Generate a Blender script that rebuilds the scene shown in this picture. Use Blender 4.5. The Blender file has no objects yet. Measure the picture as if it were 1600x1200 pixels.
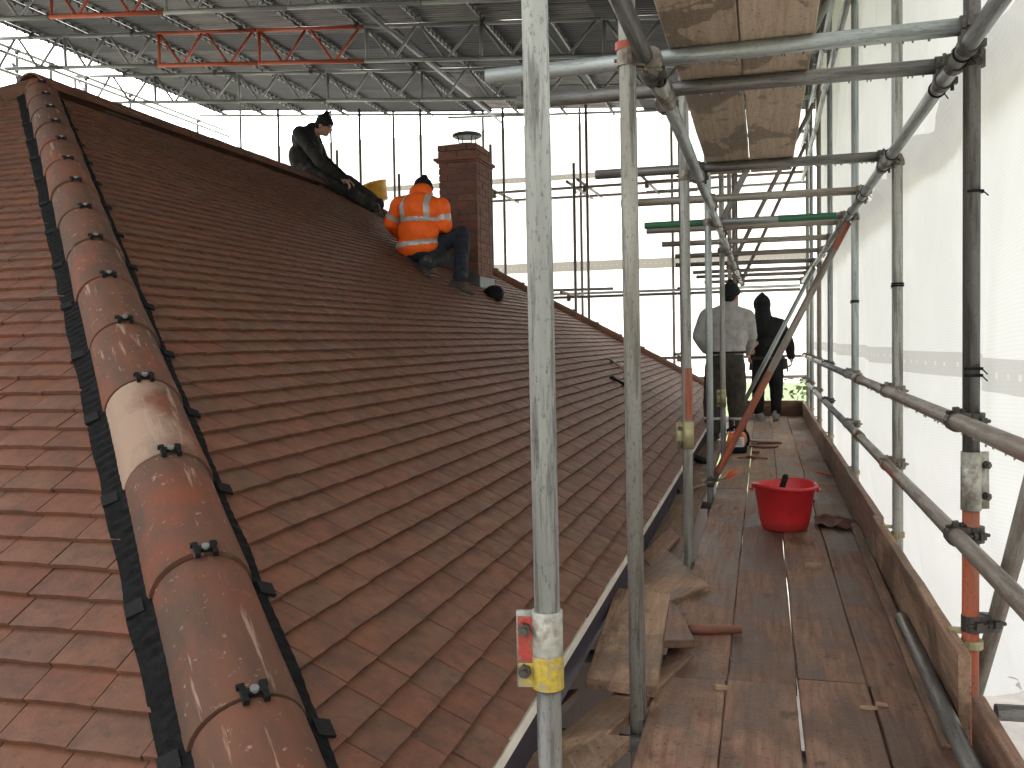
import bpy, bmesh, math, random
import numpy as np
from mathutils import Vector, Matrix, noise
rnd = random.Random(7)
S = bpy.context.scene
COL = S.collection
R_ = math.radians

# ------------------------------------------------------------------ camera
CAM = Vector((0, 0, 1.105))
BR = Vector((0.9641, 0.2641, -0.0191)); BU = Vector((0.006, 0.0494, 0.9988)); BF = Vector((-0.2647, 0.9632, -0.0458))
FPX = 1430.0
cd = bpy.data.cameras.new('camera'); cam = bpy.data.objects.new('camera', cd); COL.objects.link(cam)
cd.sensor_width = 36; cd.lens = 36 * FPX / 1600; cd.clip_start = .05; cd.clip_end = 600
M = Matrix.Identity(4)
for i in range(3):
    M[i][0] = BR[i]; M[i][1] = BU[i]; M[i][2] = -BF[i]; M[i][3] = CAM[i]
cam.matrix_world = M
S.camera = cam
# ------------------------------------------------------------------ world, sun, exposure
w = bpy.data.worlds.new('World'); S.world = w; w.use_nodes = True
nt = w.node_tree; nt.nodes.clear()
SUN_EL, SUN_AZ = R_(38), R_(335)
sky = nt.nodes.new('ShaderNodeTexSky'); sky.sky_type = 'NISHITA'; sky.sun_disc = False
sky.sun_elevation = SUN_EL; sky.sun_rotation = SUN_AZ; sky.dust_density = 4.0; sky.air_density = 1.2
hs = nt.nodes.new('ShaderNodeHueSaturation'); hs.inputs['Saturation'].default_value = .08   # overcast: the cloud greys the blue
bg = nt.nodes.new('ShaderNodeBackground'); bg.inputs['Strength'].default_value = .15
ow = nt.nodes.new('ShaderNodeOutputWorld')
nt.links.new(sky.outputs[0], hs.inputs['Color']); nt.links.new(hs.outputs[0], bg.inputs[0]); nt.links.new(bg.outputs[0], ow.inputs[0])
sl = bpy.data.lights.new('sun', 'SUN'); sl.energy = 1.2; sl.angle = R_(14); sl.color = (1, .96, .9)
so = bpy.data.objects.new('sun', sl); COL.objects.link(so)
sd = Vector((math.sin(SUN_AZ) * math.cos(SUN_EL), math.cos(SUN_AZ) * math.cos(SUN_EL), math.sin(SUN_EL)))
so.rotation_euler = (-sd).to_track_quat('-Z', 'Y').to_euler()
S.view_settings.view_transform = 'Standard'; S.view_settings.look = 'None'
S.view_settings.gamma = 1; S.view_settings.use_curve_mapping = False
S.view_settings.exposure = 2.05
S.cycles.use_denoising = True; S.cycles.use_adaptive_sampling = True; S.cycles.adaptive_threshold = .02
S.cycles.max_bounces = 6; S.cycles.diffuse_bounces = 4; S.cycles.transmission_bounces = 5; S.cycles.transparent_max_bounces = 8
S.cycles.sample_clamp_indirect = 8

# pixel (of the 1600 x 1200 photograph) to a point on a given plane
def ray(x, y): return BR * ((x - 800) / FPX) - BU * ((y - 600) / FPX) + BF
def onz(x, y, z): v = ray(x, y); return CAM + v * ((z - CAM.z) / v.z)
def onx(x, y, X): v = ray(x, y); return CAM + v * (X / v.x)
def ony(x, y, Y): v = ray(x, y); return CAM + v * (Y / v.y)

# ------------------------------------------------------------------ materials
def node_mat(name):
    m = bpy.data.materials.new(name); m.use_nodes = True
    t = m.node_tree; return m, t, t.nodes['Principled BSDF']
class NB:
    """small helper for node trees"""
    def __init__(s, t): s.t = t
    def n(s, typ, **k):
        o = s.t.nodes.new(typ)
        for a, b in k.items(): setattr(o, a, b)
        return o
    def l(s, a, b): s.t.links.new(a, b)
    def val(s, x, sock):
        if isinstance(x, (int, float)): sock.default_value = x
        elif isinstance(x, tuple): sock.default_value = x if len(x) == len(sock.default_value) else (*x, 1)
        else: s.l(x, sock)
    def coord(s, kind='Object', scale=(1, 1, 1), rand=True):
        tc = s.n('ShaderNodeTexCoord'); src = tc.outputs[kind]
        mp = s.n('ShaderNodeMapping'); mp.inputs['Scale'].default_value = scale
        if rand:
            oi = s.n('ShaderNodeObjectInfo'); vm = s.n('ShaderNodeVectorMath', operation='SCALE')
            vm.inputs[0].default_value = (37.1, 91.7, 53.3); s.l(oi.outputs['Random'], vm.inputs['Scale'])
            ad = s.n('ShaderNodeVectorMath', operation='ADD'); s.l(src, ad.inputs[0]); s.l(vm.outputs[0], ad.inputs[1]); src = ad.outputs[0]
        s.l(src, mp.inputs[0]); return mp.outputs[0]
    def noise(s, vec, scale=5, detail=4, rough=.55, dist=0):
        o = s.n('ShaderNodeTexNoise'); o.inputs['Scale'].default_value = scale; o.inputs['Detail'].default_value = min(detail, 4)
        o.inputs['Roughness'].default_value = rough; o.inputs['Distortion'].default_value = dist
        if vec is not None: s.l(vec, o.inputs['Vector'])
        return o.outputs['Fac']
    def ramp(s, fac, stops):
        o = s.n('ShaderNodeValToRGB'); e = o.color_ramp.elements
        e[0].position, e[1].position = stops[0][0], stops[-1][0]
        e[0].color = (*stops[0][1], 1) if isinstance(stops[0][1], tuple) else (stops[0][1],) * 3 + (1,)
        e[1].color = (*stops[-1][1], 1) if isinstance(stops[-1][1], tuple) else (stops[-1][1],) * 3 + (1,)
        for p, c in stops[1:-1]:
            x = e.new(p); x.color = (*c, 1) if isinstance(c, tuple) else (c, c, c, 1)
        s.l(fac, o.inputs[0]); return o.outputs[0]
    def mix(s, fac, a, b, mode='MIX'):
        o = s.n('ShaderNodeMix', data_type='RGBA', blend_type=mode)
        s.val(fac, o.inputs[0]); s.val(a, o.inputs[6]); s.val(b, o.inputs[7]); return o.outputs[2]
    def math(s, op, a, b=0.0):
        o = s.n('ShaderNodeMath', operation=op); s.val(a, o.inputs[0]); s.val(b, o.inputs[1]); return o.outputs[0]
    def bump(s, h, strength=.3, dist=.01):
        o = s.n('ShaderNodeBump'); o.inputs['Strength'].default_value = strength; o.inputs['Distance'].default_value = dist
        s.l(h, o.inputs['Height']); return o.outputs[0]
    def rand(s):
        """a random number for each piece, whether it is an object or an island of a joined mesh"""
        oi = s.n('ShaderNodeObjectInfo'); g = s.n('ShaderNodeNewGeometry')
        return s.math('FRACT', s.math('ADD', oi.outputs['Random'], g.outputs['Random Per Island']))

def simple(name, col, rough=.6, metal=0, var=.25, scale=12, bump=.15, spec=.5, dirt=None, dirtamt=.5):
    m, t, p = node_mat(name); b = NB(t)
    v = b.coord(); f = b.noise(v, scale, 5, .6)
    lo = tuple(c * (1 - var) for c in col); hi = tuple(min(1, c * (1 + var)) for c in col)
    c = b.ramp(f, [(.3, lo), (.7, hi)])
    if dirt:
        d = b.ramp(b.noise(v, scale * .4, 6, .65), [(.5, 0.0), (.62, dirtamt)]); c = b.mix(d, c, dirt)
    b.l(c, p.inputs['Base Color']); p.inputs['Roughness'].default_value = rough; p.inputs['Metallic'].default_value = metal
    p.inputs['Specular IOR Level'].default_value = spec
    if bump: b.l(b.bump(b.noise(v, scale * 3, 5), bump, .004), p.inputs['Normal'])
    return m

def tube_mat(name, base, streak, rough=.45, metal=.55, amount=.5, tint=None, tintamt=.4, rust=0.0):
    """scaffold tube: uv = metres round, metres along"""
    m, t, p = node_mat(name); b = NB(t)
    v = b.coord('UV', (42, 3.0, 1)); fine = b.coord('UV', (160, 60, 1)); big = b.coord('UV', (7, 1.1, 1))
    s1 = b.noise(v, 1.0, 6, .7); s2 = b.noise(fine, 1, 4, .6); s3 = b.noise(big, 1.6, 4)
    c = b.ramp(s3, [(.3, tuple(x * .78 for x in base)), (.7, tuple(min(1, x * 1.18) for x in base))])
    c = b.mix(b.ramp(s1, [(.50, 0.0), (.60, amount)]), c, streak)
    c = b.mix(b.ramp(s2, [(.57, 0.0), (.68, amount * .8)]), c, tuple(x * .45 for x in streak))
    if tint: c = b.mix(b.ramp(b.noise(big, 2.6, 5, .6), [(.45, 0.0), (.65, tintamt)]), c, tint)
    if rust: c = b.mix(b.ramp(b.noise(v, 1.7, 6, .7), [(.58, 0.0), (.7, rust)]), c, (.16, .06, .03))
    oi = b.n('ShaderNodeObjectInfo'); hv = b.n('ShaderNodeHueSaturation')
    b.l(b.math('ADD', b.math('MULTIPLY', oi.outputs['Random'], .5), .75), hv.inputs['Value']); b.l(c, hv.inputs['Color'])
    b.l(hv.outputs[0], p.inputs['Base Color']); p.inputs['Metallic'].default_value = metal
    b.l(b.ramp(s1, [(.3, rough - .1), (.7, rough + .2)]), p.inputs['Roughness'])
    b.l(b.bump(s2, .12, .002), p.inputs['Normal'])
    return m

def wood_mat(name, light, dark, wet=.5, red=.4, rough=.6, sharp=False):
    """scaffold board, grain along local Y"""
    m, t, p = node_mat(name); b = NB(t)
    v = b.coord('Object', (28, 1.6, 28)); v2 = b.coord('Object', (3, 1.6, 3)); v3 = b.coord('Object', (1, 1, 1))
    g = b.noise(v, 1.6, 7, .7, .6); pch = b.noise(v2, 1.3, 6, .62, .4); sp = b.noise(v3, 70, 4, .7); md = b.noise(v3, 9, 6, .65)
    c = b.ramp(g, [(.25, dark), (.5, tuple((a + q) / 2 for a, q in zip(light, dark))), (.78, light)])
    c = b.mix(b.ramp(md, [(.45, 0.0), (.7, red)]), c, (.20, .082, .052))
    wetm = b.ramp(pch, [(.535, 0.0), (.55, 1.0)] if sharp else [(.5 - wet * .12, 0.0), (.56, 1.0)])
    knots = b.ramp(b.noise(b.coord('Object', (9, 5, 9)), 1.0, 4, .7), [(.62, 0.0), (.70, .6)])
    c = b.mix(b.math('MULTIPLY', wetm, .62), c, tuple(q * .34 for q in dark), 'MIX')
    c = b.mix(knots, c, tuple(q * .35 for q in dark))
    c = b.mix(b.ramp(sp, [(.60, 0.0), (.68, .7)]), c, (.012, .009, .008))
    oi = b.n('ShaderNodeObjectInfo'); hv = b.n('ShaderNodeHueSaturation')
    b.l(b.math('ADD', b.math('MULTIPLY', oi.outputs['Random'], .5), .75), hv.inputs['Value']); b.l(c, hv.inputs['Color'])
    b.l(hv.outputs[0], p.inputs['Base Color'])
    b.l(b.math('SUBTRACT', rough + .1, b.math('MULTIPLY', wetm, rough * .45)), p.inputs['Roughness']); p.inputs['Specular IOR Level'].default_value = .32
    b.l(b.bump(b.math('ADD', g, b.math('ADD', b.math('MULTIPLY', sp, .8), b.math('MULTIPLY', md, 1.2))), .6, .006), p.inputs['Normal'])
    return m

def tile_mat():
    m, t, p = node_mat('clay_tile'); b = NB(t)
    r = b.rand(); v = b.coord('Object', (1, 1, 1), False)
    # streaks run down the slope, so stretch the coordinates a little with the piece's random number
    off = b.n('ShaderNodeVectorMath', operation='SCALE'); off.inputs[0].default_value = (31, 17, 23); b.l(r, off.inputs['Scale'])
    ad = b.n('ShaderNodeVectorMath', operation='ADD'); b.l(v, ad.inputs[0]); b.l(off.outputs[0], ad.inputs[1]); v = ad.outputs[0]
    base = b.ramp(r, [(0, (.156, .066, .036)), (.2, (.166, .068, .037)), (.38, (.142, .069, .040)), (.55, (.173, .070, .037)), (.72, (.155, .057, .031)), (.86, (.134, .069, .042)), (1, (.176, .077, .042))])
    n1 = b.noise(v, 13, 5, .7); n2 = b.noise(v, 38, 6, .7); n3 = b.noise(v, 3.2, 4, .6)
    c = b.mix(b.ramp(n1, [(.42, 0.0), (.64, .68)]), base, (.078, .044, .032))
    c = b.mix(b.ramp(n3, [(.5, 0.0), (.72, .5)]), c, (.205, .070, .040))
    c = b.mix(b.ramp(n2, [(.57, 0.0), (.70, .55)]), c, (.05, .033, .026))
    c = b.mix(b.ramp(b.noise(v, 120, 3, .6), [(.7, 0.0), (.76, .55)]), c, (.36, .24, .19))
    b.l(c, p.inputs['Base Color']); b.l(b.ramp(n1, [(.3, .58), (.7, .8)]), p.inputs['Roughness'])
    p.inputs['Specular IOR Level'].default_value = .35
    b.l(b.bump(b.math('ADD', n2, b.noise(v, 160, 3)), .3, .003), p.inputs['Normal'])
    return m

def hip_mat(name, cream=False):
    m, t, p = node_mat(name); b = NB(t)
    v = b.coord('UV', (9, 2.5, 1)); ve = b.coord('UV', (7, 7, 1)); vs = b.coord('UV', (26, 2.2, 1))
    oi = b.n('ShaderNodeObjectInfo')
    base = b.ramp(oi.outputs['Random'], [(0, (.135, .056, .033)), (.5, (.155, .060, .033)), (1, (.125, .058, .037))])
    c = b.mix(b.ramp(b.noise(v, 1, 5, .6), [(.40, 0.0), (.62, .85)]), base, (.075, .046, .032))
    c = b.mix(b.ramp(b.noise(ve, .55, 4, .6), [(.52, 0.0), (.66, .75)]), c, (.19, .055, .028))
    c = b.mix(b.ramp(b.noise(vs, 1, 6, .75), [(.60, 0.0), (.66, .6)]), c, (.36, .25, .185))
    c = b.mix(b.ramp(b.noise(ve, 5, 6, .7), [(.62, 0.0), (.69, .6)]), c, (.38, .27, .20))
    c = b.mix(b.ramp(b.noise(ve, 14, 5, .7), [(.6, 0.0), (.75, .5)]), c, (.06, .042, .036))
    if cream:
        tc = b.n('ShaderNodeTexCoord'); sp = b.n('ShaderNodeSeparateXYZ'); b.l(tc.outputs['UV'], sp.inputs[0])
        f = b.math('ADD', b.math('MULTIPLY', b.noise(ve, .9, 5, .6), .5), b.math('MULTIPLY', sp.outputs[0], 1.15))
        c = b.mix(b.ramp(f, [(.38, .75), (.58, 0.0)]), c, (.37, .265, .195))
    b.l(c, p.inputs['Base Color']); p.inputs['Roughness'].default_value = .8; p.inputs['Specular IOR Level'].default_value = .25
    b.l(b.bump(b.noise(ve, 30, 5), .4, .004), p.inputs['Normal'])
    return m

def brick_mat(name='fired_brick'):
    m, t, p = node_mat(name); b = NB(t)
    r = b.rand(); v = b.coord('Object')
    base = b.ramp(r, [(0, (.15, .06, .04)), (.3, (.20, .078, .048)), (.6, (.135, .062, .045)), (1, (.225, .095, .06))])
    c = b.mix(b.ramp(b.noise(v, 14, 5, .65), [(.45, 0.0), (.7, .6)]), base, (.07, .04, .032))
    c = b.mix(b.ramp(b.noise(v, 60, 4, .65), [(.62, 0.0), (.7, .5)]), c, (.30, .2, .15))
    b.l(c, p.inputs['Base Color']); p.inputs['Roughness'].default_value = .85
    b.l(b.bump(b.noise(v, 70, 5), .4, .004), p.inputs['Normal']); return m

def sheet_mat(name, col=(.86, .85, .82), trans=.5, axis='x', bands=(), band=.8):
    """reinforced polythene: translucent, fine woven grid, opaque eyelet bands at given heights (metres)"""
    m, t, p = node_mat(name); b = NB(t)
    t.nodes.remove(p); out = t.nodes['Material Output']
    tc = b.n('ShaderNodeTexCoord'); sp = b.n('ShaderNodeSeparateXYZ'); b.l(tc.outputs['Object'], sp.inputs[0])
    h = sp.outputs[1] if axis == 'x' else sp.outputs[0]; z = sp.outputs[2]
    def lines(x, per):
        fr = b.math('FRACT', b.math('DIVIDE', x, per)); return b.math('LESS_THAN', fr, .22)
    grid = b.math('MAXIMUM', lines(b.math('ADD', z, b.math('MULTIPLY', h, .06)), .0125), lines(h, .0125))
    blotch = b.noise(b.coord('Object', (1, 1, .6), False), 1.1, 5, .6)
    c = b.ramp(blotch, [(.3, tuple(x * .9 for x in col)), (.7, col)])
    c = b.mix(b.math('MULTIPLY', grid, .16), c, (.6, .59, .56))
    tr = trans
    for (z0, z1) in bands:
        k = b.math('MULTIPLY', b.math('GREATER_THAN', z, z0), b.math('LESS_THAN', z, z1))
        dots = b.math('MULTIPLY', b.math('LESS_THAN', b.math('ABSOLUTE', b.math('SUBTRACT', b.math('FRACT', b.math('DIVIDE', h, .1)), .5)), .09),
                      b.math('LESS_THAN', b.math('ABSOLUTE', b.math('SUBTRACT', z, (z0 + z1) / 2)), .009))
        c = b.mix(b.math('MULTIPLY', k, band), c, (.30, .275, .24) if band < .9 else (.17, .155, .13)); c = b.mix(b.math('MULTIPLY', b.math('MULTIPLY', dots, k), .45 if band < .9 else .12), c, (.95, .95, .93))
    d = b.n('ShaderNodeBsdfDiffuse'); tl = b.n('ShaderNodeBsdfTranslucent'); gl = b.n('ShaderNodeBsdfGlossy'); gl.inputs['Roughness'].default_value = .35
    b.l(c, d.inputs[0]); b.l(c, tl.inputs[0])
    mx = b.n('ShaderNodeMixShader'); mx.inputs[0].default_value = tr; b.l(d.outputs[0], mx.inputs[1]); b.l(tl.outputs[0], mx.inputs[2])
    m2 = b.n('ShaderNodeMixShader'); m2.inputs[0].default_value = .04; b.l(mx.outputs[0], m2.inputs[1]); b.l(gl.outputs[0], m2.inputs[2])
    bp = b.bump(b.math('ADD', b.noise(b.coord('Object', (1, 1, 1), False), 5, 5, .6), b.math('MULTIPLY', grid, .05)), .35, .03)
    for q in (d, tl, gl): b.l(bp, q.inputs['Normal'])
    b.l(m2.outputs[0], out.inputs['Surface']); return m

MT = {}
MT['galv'] = tube_mat('galvanised_tube', (.36, .39, .38), (.13, .13, .12), .42, .5)
MT['galv_pale'] = tube_mat('pale_galvanised_tube', (.50, .53, .51), (.16, .16, .15), .45, .3, .75)
MT['galv_green'] = tube_mat('mossy_galvanised_tube', (.33, .33, .30), (.11, .105, .09), .55, .3, .75, (.23, .22, .17), .45)
MT['galv_dark'] = tube_mat('dark_tube', (.165, .16, .148), (.05, .045, .04), .4, .45, .6, None, 0, .3)  # dark grey-brown tube with streaks and rust flecks
MT['galv_brown'] = tube_mat('muddy_tube', (.30, .27, .23), (.12, .09, .07), .5, .3, .6, (.20, .13, .09), .5, .3)
MT['galv_far'] = tube_mat('rusty_tube', (.20, .17, .155), (.09, .06, .05), .55, .25, .5, None, 0, .4)
MT['orange_paint'] = tube_mat('orange_paint', (.34, .075, .03), (.14, .07, .045), .55, 0, .85, (.22, .13, .09), .7, .6)
MT['red_paint'] = tube_mat('red_paint', (.40, .075, .035), (.2, .05, .03), .5, 0, .5)
MT['green_paint'] = tube_mat('green_paint', (.03, .13, .065), (.02, .06, .03), .5, 0, .5)
MT['alu'] = tube_mat('aluminium_beam', (.27, .28, .275), (.16, .16, .155), .5, .3, .4)
MT['purlin'] = tube_mat('dark_purlin', (.14, .14, .13), (.05, .05, .045), .5, .4, .5)
MT['coupler'] = simple('steel_coupler', (.20, .175, .14), .5, .5, .4, 30, .3, dirt=(.09, .045, .025), dirtamt=.7)
MT['coupler_dark'] = simple('dark_coupler', (.07, .062, .055), .5, .5, .35, 30, .3)
MT['coupler_yellow'] = simple('plated_coupler', (.40, .36, .19), .5, .35, .3, 24, .25, dirt=(.2, .17, .12), dirtamt=.6)
MT['sleeve'] = simple('sleeve_steel', (.40, .39, .34), .5, .35, .3, 45, .3, dirt=(.20, .16, .12), dirtamt=.8)
MT['yellow_flake'] = simple('flaking_yellow_paint', (.50, .36, .05), .6, 0, .25, 95, .3, dirt=(.30, .28, .23), dirtamt=1.0)
MT['red_tag'] = simple('red_label', (.40, .045, .03), .5, 0, .3, 90, .2, dirt=(.2, .13, .1), dirtamt=.8)
MT['bolt'] = simple('bolt_steel', (.11, .095, .085), .45, .7, .4, 50, .2)
MT['wood'] = wood_mat('wet_scaffold_board', (.37, .225, .155), (.13, .070, .046), .5, .55, .62)
MT['wood_dark'] = wood_mat('dark_scaffold_board', (.12, .075, .05), (.05, .032, .023), .7, .35, .6)
MT['wood_dry'] = wood_mat('dry_scaffold_board', (.42, .28, .185), (.18, .108, .07), .3, .25, .8)
MT['wood_over'] = wood_mat('overhead_board', (.50, .40, .30), (.30, .23, .165), .45, .0, .8, True)
MT['tile'] = tile_mat(); MT['hip'] = hip_mat('hip_clay'); MT['hip_cream'] = hip_mat('hip_clay_limed', True)
MT['brick'] = brick_mat(); MT['mortar'] = simple('mortar', (.13, .10, .08), .9, 0, .3, 30, .4)
MT['rubber'] = simple('black_rubber', (.008, .008, .0082), .7, 0, .4, 20, .3, .2)
MT['roll'] = simple('black_hip_roll', (.010, .010, .0102), .9, 0, .5, 45, .6, .08)
MT['white_trim'] = simple('white_trim', (.86, .82, .74), .5, 0, .08, 8, .1, dirt=(.5, .42, .34), dirtamt=.3)
MT['membrane'] = simple('purple_membrane', (.026, .020, .036), .6, 0, .3, 20, .2)
MT['lead'] = simple('lead_flashing', (.085, .09, .092), .55, .3, .3, 14, .3)
MT['sheet_right'] = sheet_mat('white_sheeting', (.965, .96, .945), .70, 'x', ((.93, 1.03),), .4)
MT['sheet_upper'] = sheet_mat('upper_sheeting', (.96, .955, .94), .68, 'x')
MT['sheet_far'] = sheet_mat('far_sheeting', (.88, .865, .83), .55, 'y', ((1.98, 2.16), (3.66, 3.76), (4.93, 5.06)), .97)
MT['galv_sheet'] = None

def corrugated_mat():
    m, t, p = node_mat('corrugated_sheet'); b = NB(t)
    oi = b.n('ShaderNodeObjectInfo'); v = b.coord('Object', (1.2, 8, 1))
    base = b.ramp(oi.outputs['Random'], [(0, (.05, .054, .055)), (.4, (.075, .08, .08)), (.75, (.11, .115, .112)), (.93, (.16, .16, .15)), (1, (.28, .26, .24))])
    c = b.mix(b.ramp(b.noise(v, 1.6, 6, .7), [(.45, 0.0), (.7, .7)]), base, (.05, .05, .048))
    b.l(c, p.inputs['Base Color']); p.inputs['Metallic'].default_value = .35; p.inputs['Roughness'].default_value = .48
    return m
MT['corr'] = corrugated_mat()
# ------------------------------------------------------------------ mesh helpers
class MB:
    def __init__(s): s.v = []; s.f = []; s.uv = []
    def add(s, vs, fs, uvs=None):
        o = len(s.v); s.v += [Vector(x) for x in vs]
        for i, f in enumerate(fs):
            s.f.append(tuple(o + k for k in f)); s.uv.append(uvs[i] if uvs else [(0, 0)] * len(f))
    def box(s, c, size, ax=None, taper=None):
        c = Vector(c); X, Y, Z = ax if ax else (Vector((1, 0, 0)), Vector((0, 1, 0)), Vector((0, 0, 1)))
        hx, hy, hz = [q / 2 for q in size]; vs = []
        for dz in (-1, 1):
            k = 1 if (taper is None or dz < 0) else taper
            for dx, dy in ((-1, -1), (1, -1), (1, 1), (-1, 1)): vs.append(c + X * (hx * dx * k) + Y * (hy * dy * k) + Z * (hz * dz))
        s.add(vs, [(3, 2, 1, 0), (4, 5, 6, 7), (0, 1, 5, 4), (1, 2, 6, 5), (2, 3, 7, 6), (3, 0, 4, 7)])
    def tube(s, a, b, r, seg=14, r2=None, cap=True, hollow=False, rings=1, bend=0):
        a, b = Vector(a), Vector(b); d = b - a; L = d.length; d.normalize()
        u = d.orthogonal().normalized(); w_ = d.cross(u); r2 = r if r2 is None else r2
        vs = []; n = rings + 1
        for k in range(n):
            t = k / rings; p = a + d * (L * t) + u * (bend * math.sin(math.pi * t)); rr = r + (r2 - r) * t
            for i in range(seg):
                an = 2 * math.pi * i / seg; vs.append(p + u * (math.cos(an) * rr) + w_ * (math.sin(an) * rr))
        fs = []; uv = []; cir = 2 * math.pi * max(r, .004)
        for k in range(rings):
            for i in range(seg):
                j = (i + 1) % seg; fs.append((k * seg + i, k * seg + j, (k + 1) * seg + j, (k + 1) * seg + i))
                v0, v1 = L * k / rings, L * (k + 1) / rings; u0, u1 = cir * i / seg, cir * (i + 1) / seg
                uv.append([(u0, v0), (u1, v0), (u1, v1), (u0, v1)])
        if hollow:      # open ends show the inside of the pipe
            o = len(vs)
            for k, p in ((0, a), (1, b)):
                for depth in (0, .05):
                    for i in range(seg):
                        an = 2 * math.pi * i / seg; q = p + d * (depth if k == 0 else -depth)
                        vs.append(q + (u * math.cos(an) + w_ * math.sin(an)) * (r - .0045))
                base = o + k * 2 * seg; outer = 0 if k == 0 else rings * seg
                for i in range(seg):
                    j = (i + 1) % seg
                    q1 = (outer + j, outer + i, base + i, base + j); q2 = (base + j, base + i, base + seg + i, base + seg + j)
                    fs += [q1, q2] if k == 0 else [q1[::-1], q2[::-1]]; uv += [[(0, 0)] * 4] * 2
                cp = tuple(base + seg + i for i in range(seg)); fs.append(cp[::-1] if k == 0 else cp); uv.append([(0, 0)] * seg)
        elif cap:
            fs.append(tuple(range(seg))[::-1]); uv.append([(0, 0)] * seg)
            fs.append(tuple(rings * seg + i for i in range(seg))); uv.append([(0, 0)] * seg)
        s.add(vs, fs, uv)
    def lathe(s, c, prof, seg=24, axis=None, sx=1, sy=1):
        """prof = [(radius, height)]"""
        c = Vector(c); Z = Vector(axis).normalized() if axis else Vector((0, 0, 1)); U = Z.orthogonal().normalized() if axis else Vector((1, 0, 0)); V = Z.cross(U)
        vs = [c + U * (math.cos(2 * math.pi * i / seg) * r * sx) + V * (math.sin(2 * math.pi * i / seg) * r * sy) + Z * h for r, h in prof for i in range(seg)]
        fs = []
        for k in range(len(prof) - 1):
            for i in range(seg):
                j = (i + 1) % seg; fs.append((k * seg + i, k * seg + j, (k + 1) * seg + j, (k + 1) * seg + i))
        s.add(vs, fs)
    def prism(s, poly, d):
        """poly = loop of points, d = extrusion vector"""
        n = len(poly); poly = [Vector(p) for p in poly]; d = Vector(d)
        vs = poly + [p + d for p in poly]
        s.add(vs, [tuple(range(n))[::-1], tuple(range(n, 2 * n))] + [(i, (i + 1) % n, n + (i + 1) % n, n + i) for i in range(n)])
    def mesh(s, name, mat, smooth=False, off=None):
        off = Vector(off) if off is not None else Vector((0, 0, 0))
        me = bpy.data.meshes.new(name); me.from_pydata([tuple(q - off) for q in s.v], [], s.f)
        ul = me.uv_layers.new(name='UVMap'); flat = [c for f in s.uv for u in f for c in u]
        if len(flat) == 2 * len(me.loops): ul.data.foreach_set('uv', flat)
        me.materials.append(MT[mat] if isinstance(mat, str) else mat)
        if smooth:
            me.polygons.foreach_set('use_smooth', [len(f) == 4 for f in s.f] if smooth == 'tube' else [True] * len(s.f))
        me.update(); return me

def tag(o, label=None, cat=None, group=None, kind=None):
    if label: o['label'] = label
    if cat: o['category'] = cat
    if group: o['group'] = group
    if kind: o['kind'] = kind
    return o
def origin(o):
    p = Vector((0, 0, 0))
    while o is not None: p = p + o.location; o = o.parent
    return p
def thing(name, label, cat, loc=(0, 0, 0), group=None):
    o = bpy.data.objects.new(name, None); COL.objects.link(o); o.location = loc; o.empty_display_size = .1
    return tag(o, label, cat, group)
def link(name, me, parent=None, loc=None):
    o = bpy.data.objects.new(name, me); COL.objects.link(o)
    if parent is not None: o.parent = parent
    if loc is not None: o.location = loc
    return o
def obj(name, mb, mat, parent=None, smooth=False, base=None):
    """mb is in world coordinates; base = world origin of the object (top-level only)"""
    off = origin(parent) if parent is not None else Vector(base or (0, 0, 0))
    if parent is not None and base is not None: off = Vector(base)
    o = link(name, mb.mesh(name, mat, smooth, off), parent)
    if parent is None and base is not None: o.location = base
    elif parent is not None and base is not None: o.location = Vector(base) - origin(parent)
    return o
TR = .0242   # scaffold tube radius
def pole(name, a, b, mat, parent, r=TR, hollow=True, seg=16, bend=0.0):
    m = MB(); m.tube(a, b, r, seg, hollow=hollow, rings=6 if bend else 1, bend=bend)
    return obj(name, m, mat, parent, 'tube')
def coupler(p, da, db, off, parent, mat='coupler', bolt=.055):
    """double coupler: a collar on each of two crossing tubes, bolts with nuts; off = vector from tube A axis to tube B axis"""
    p = Vector(p); da = Vector(da).normalized(); db = Vector(db).normalized(); off = Vector(off)
    m = MB()
    m.tube(p - da * .024, p + da * .024, TR + .006, 14)
    m.tube(p + off - db * .024, p + off + db * .024, TR + .006, 14)
    o1 = off.normalized(); m.box(p + off / 2, (.05, .05, max(.02, off.length - .03)), (da, o1.cross(da).normalized(), o1))
    for c, d in ((p, da), (p + off, db)):
        s_ = o1.cross(d)
        if s_.length < .01: s_ = d.orthogonal()
        s_.normalize()
        for sg in (1,):
            q = c + s_ * (TR + .004) * sg
            sgn = 1 if c == p else -1
            m.tube(q - o1 * (.03 * sgn), q + o1 * (bolt * sgn), .0058, 8)
            m.tube(q + o1 * (.012 * sgn), q + o1 * (.026 * sgn), .011, 6)
            m.box(q, (.022, .03, .02), (d, s_, o1))
    return obj('coupler', m, mat, parent)
def sleeve(p, d, parent, L=.13, mat='sleeve', side=(-1, 0, 0), name='sleeve_coupler'):
    p = Vector(p); d = Vector(d).normalized(); side = Vector(side).normalized(); t3 = d.cross(side).normalized()
    m = MB(); m.tube(p - d * L / 2, p + d * L / 2, TR + .0045, 18)
    m.box(p + side * (TR + .016), (.034, .013, L * .98), (side, t3, d))
    o = obj(name, m, mat, parent, 'tube')
    for k in (-.27, .27):
        q = p + d * (L * k) + side * (TR + .018)
        b = MB(); b.tube(q - t3 * .028, q + t3 * .03, .007, 8); b.tube(q - t3 * .022, q - t3 * .008, .0125, 6); b.tube(q + t3 * .008, q + t3 * .02, .0125, 6)
        # sub-part level is full: bolts belong to the same sub-part mesh level as the sleeve
        obj('bolt', b, 'bolt', parent)
    return o
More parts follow.
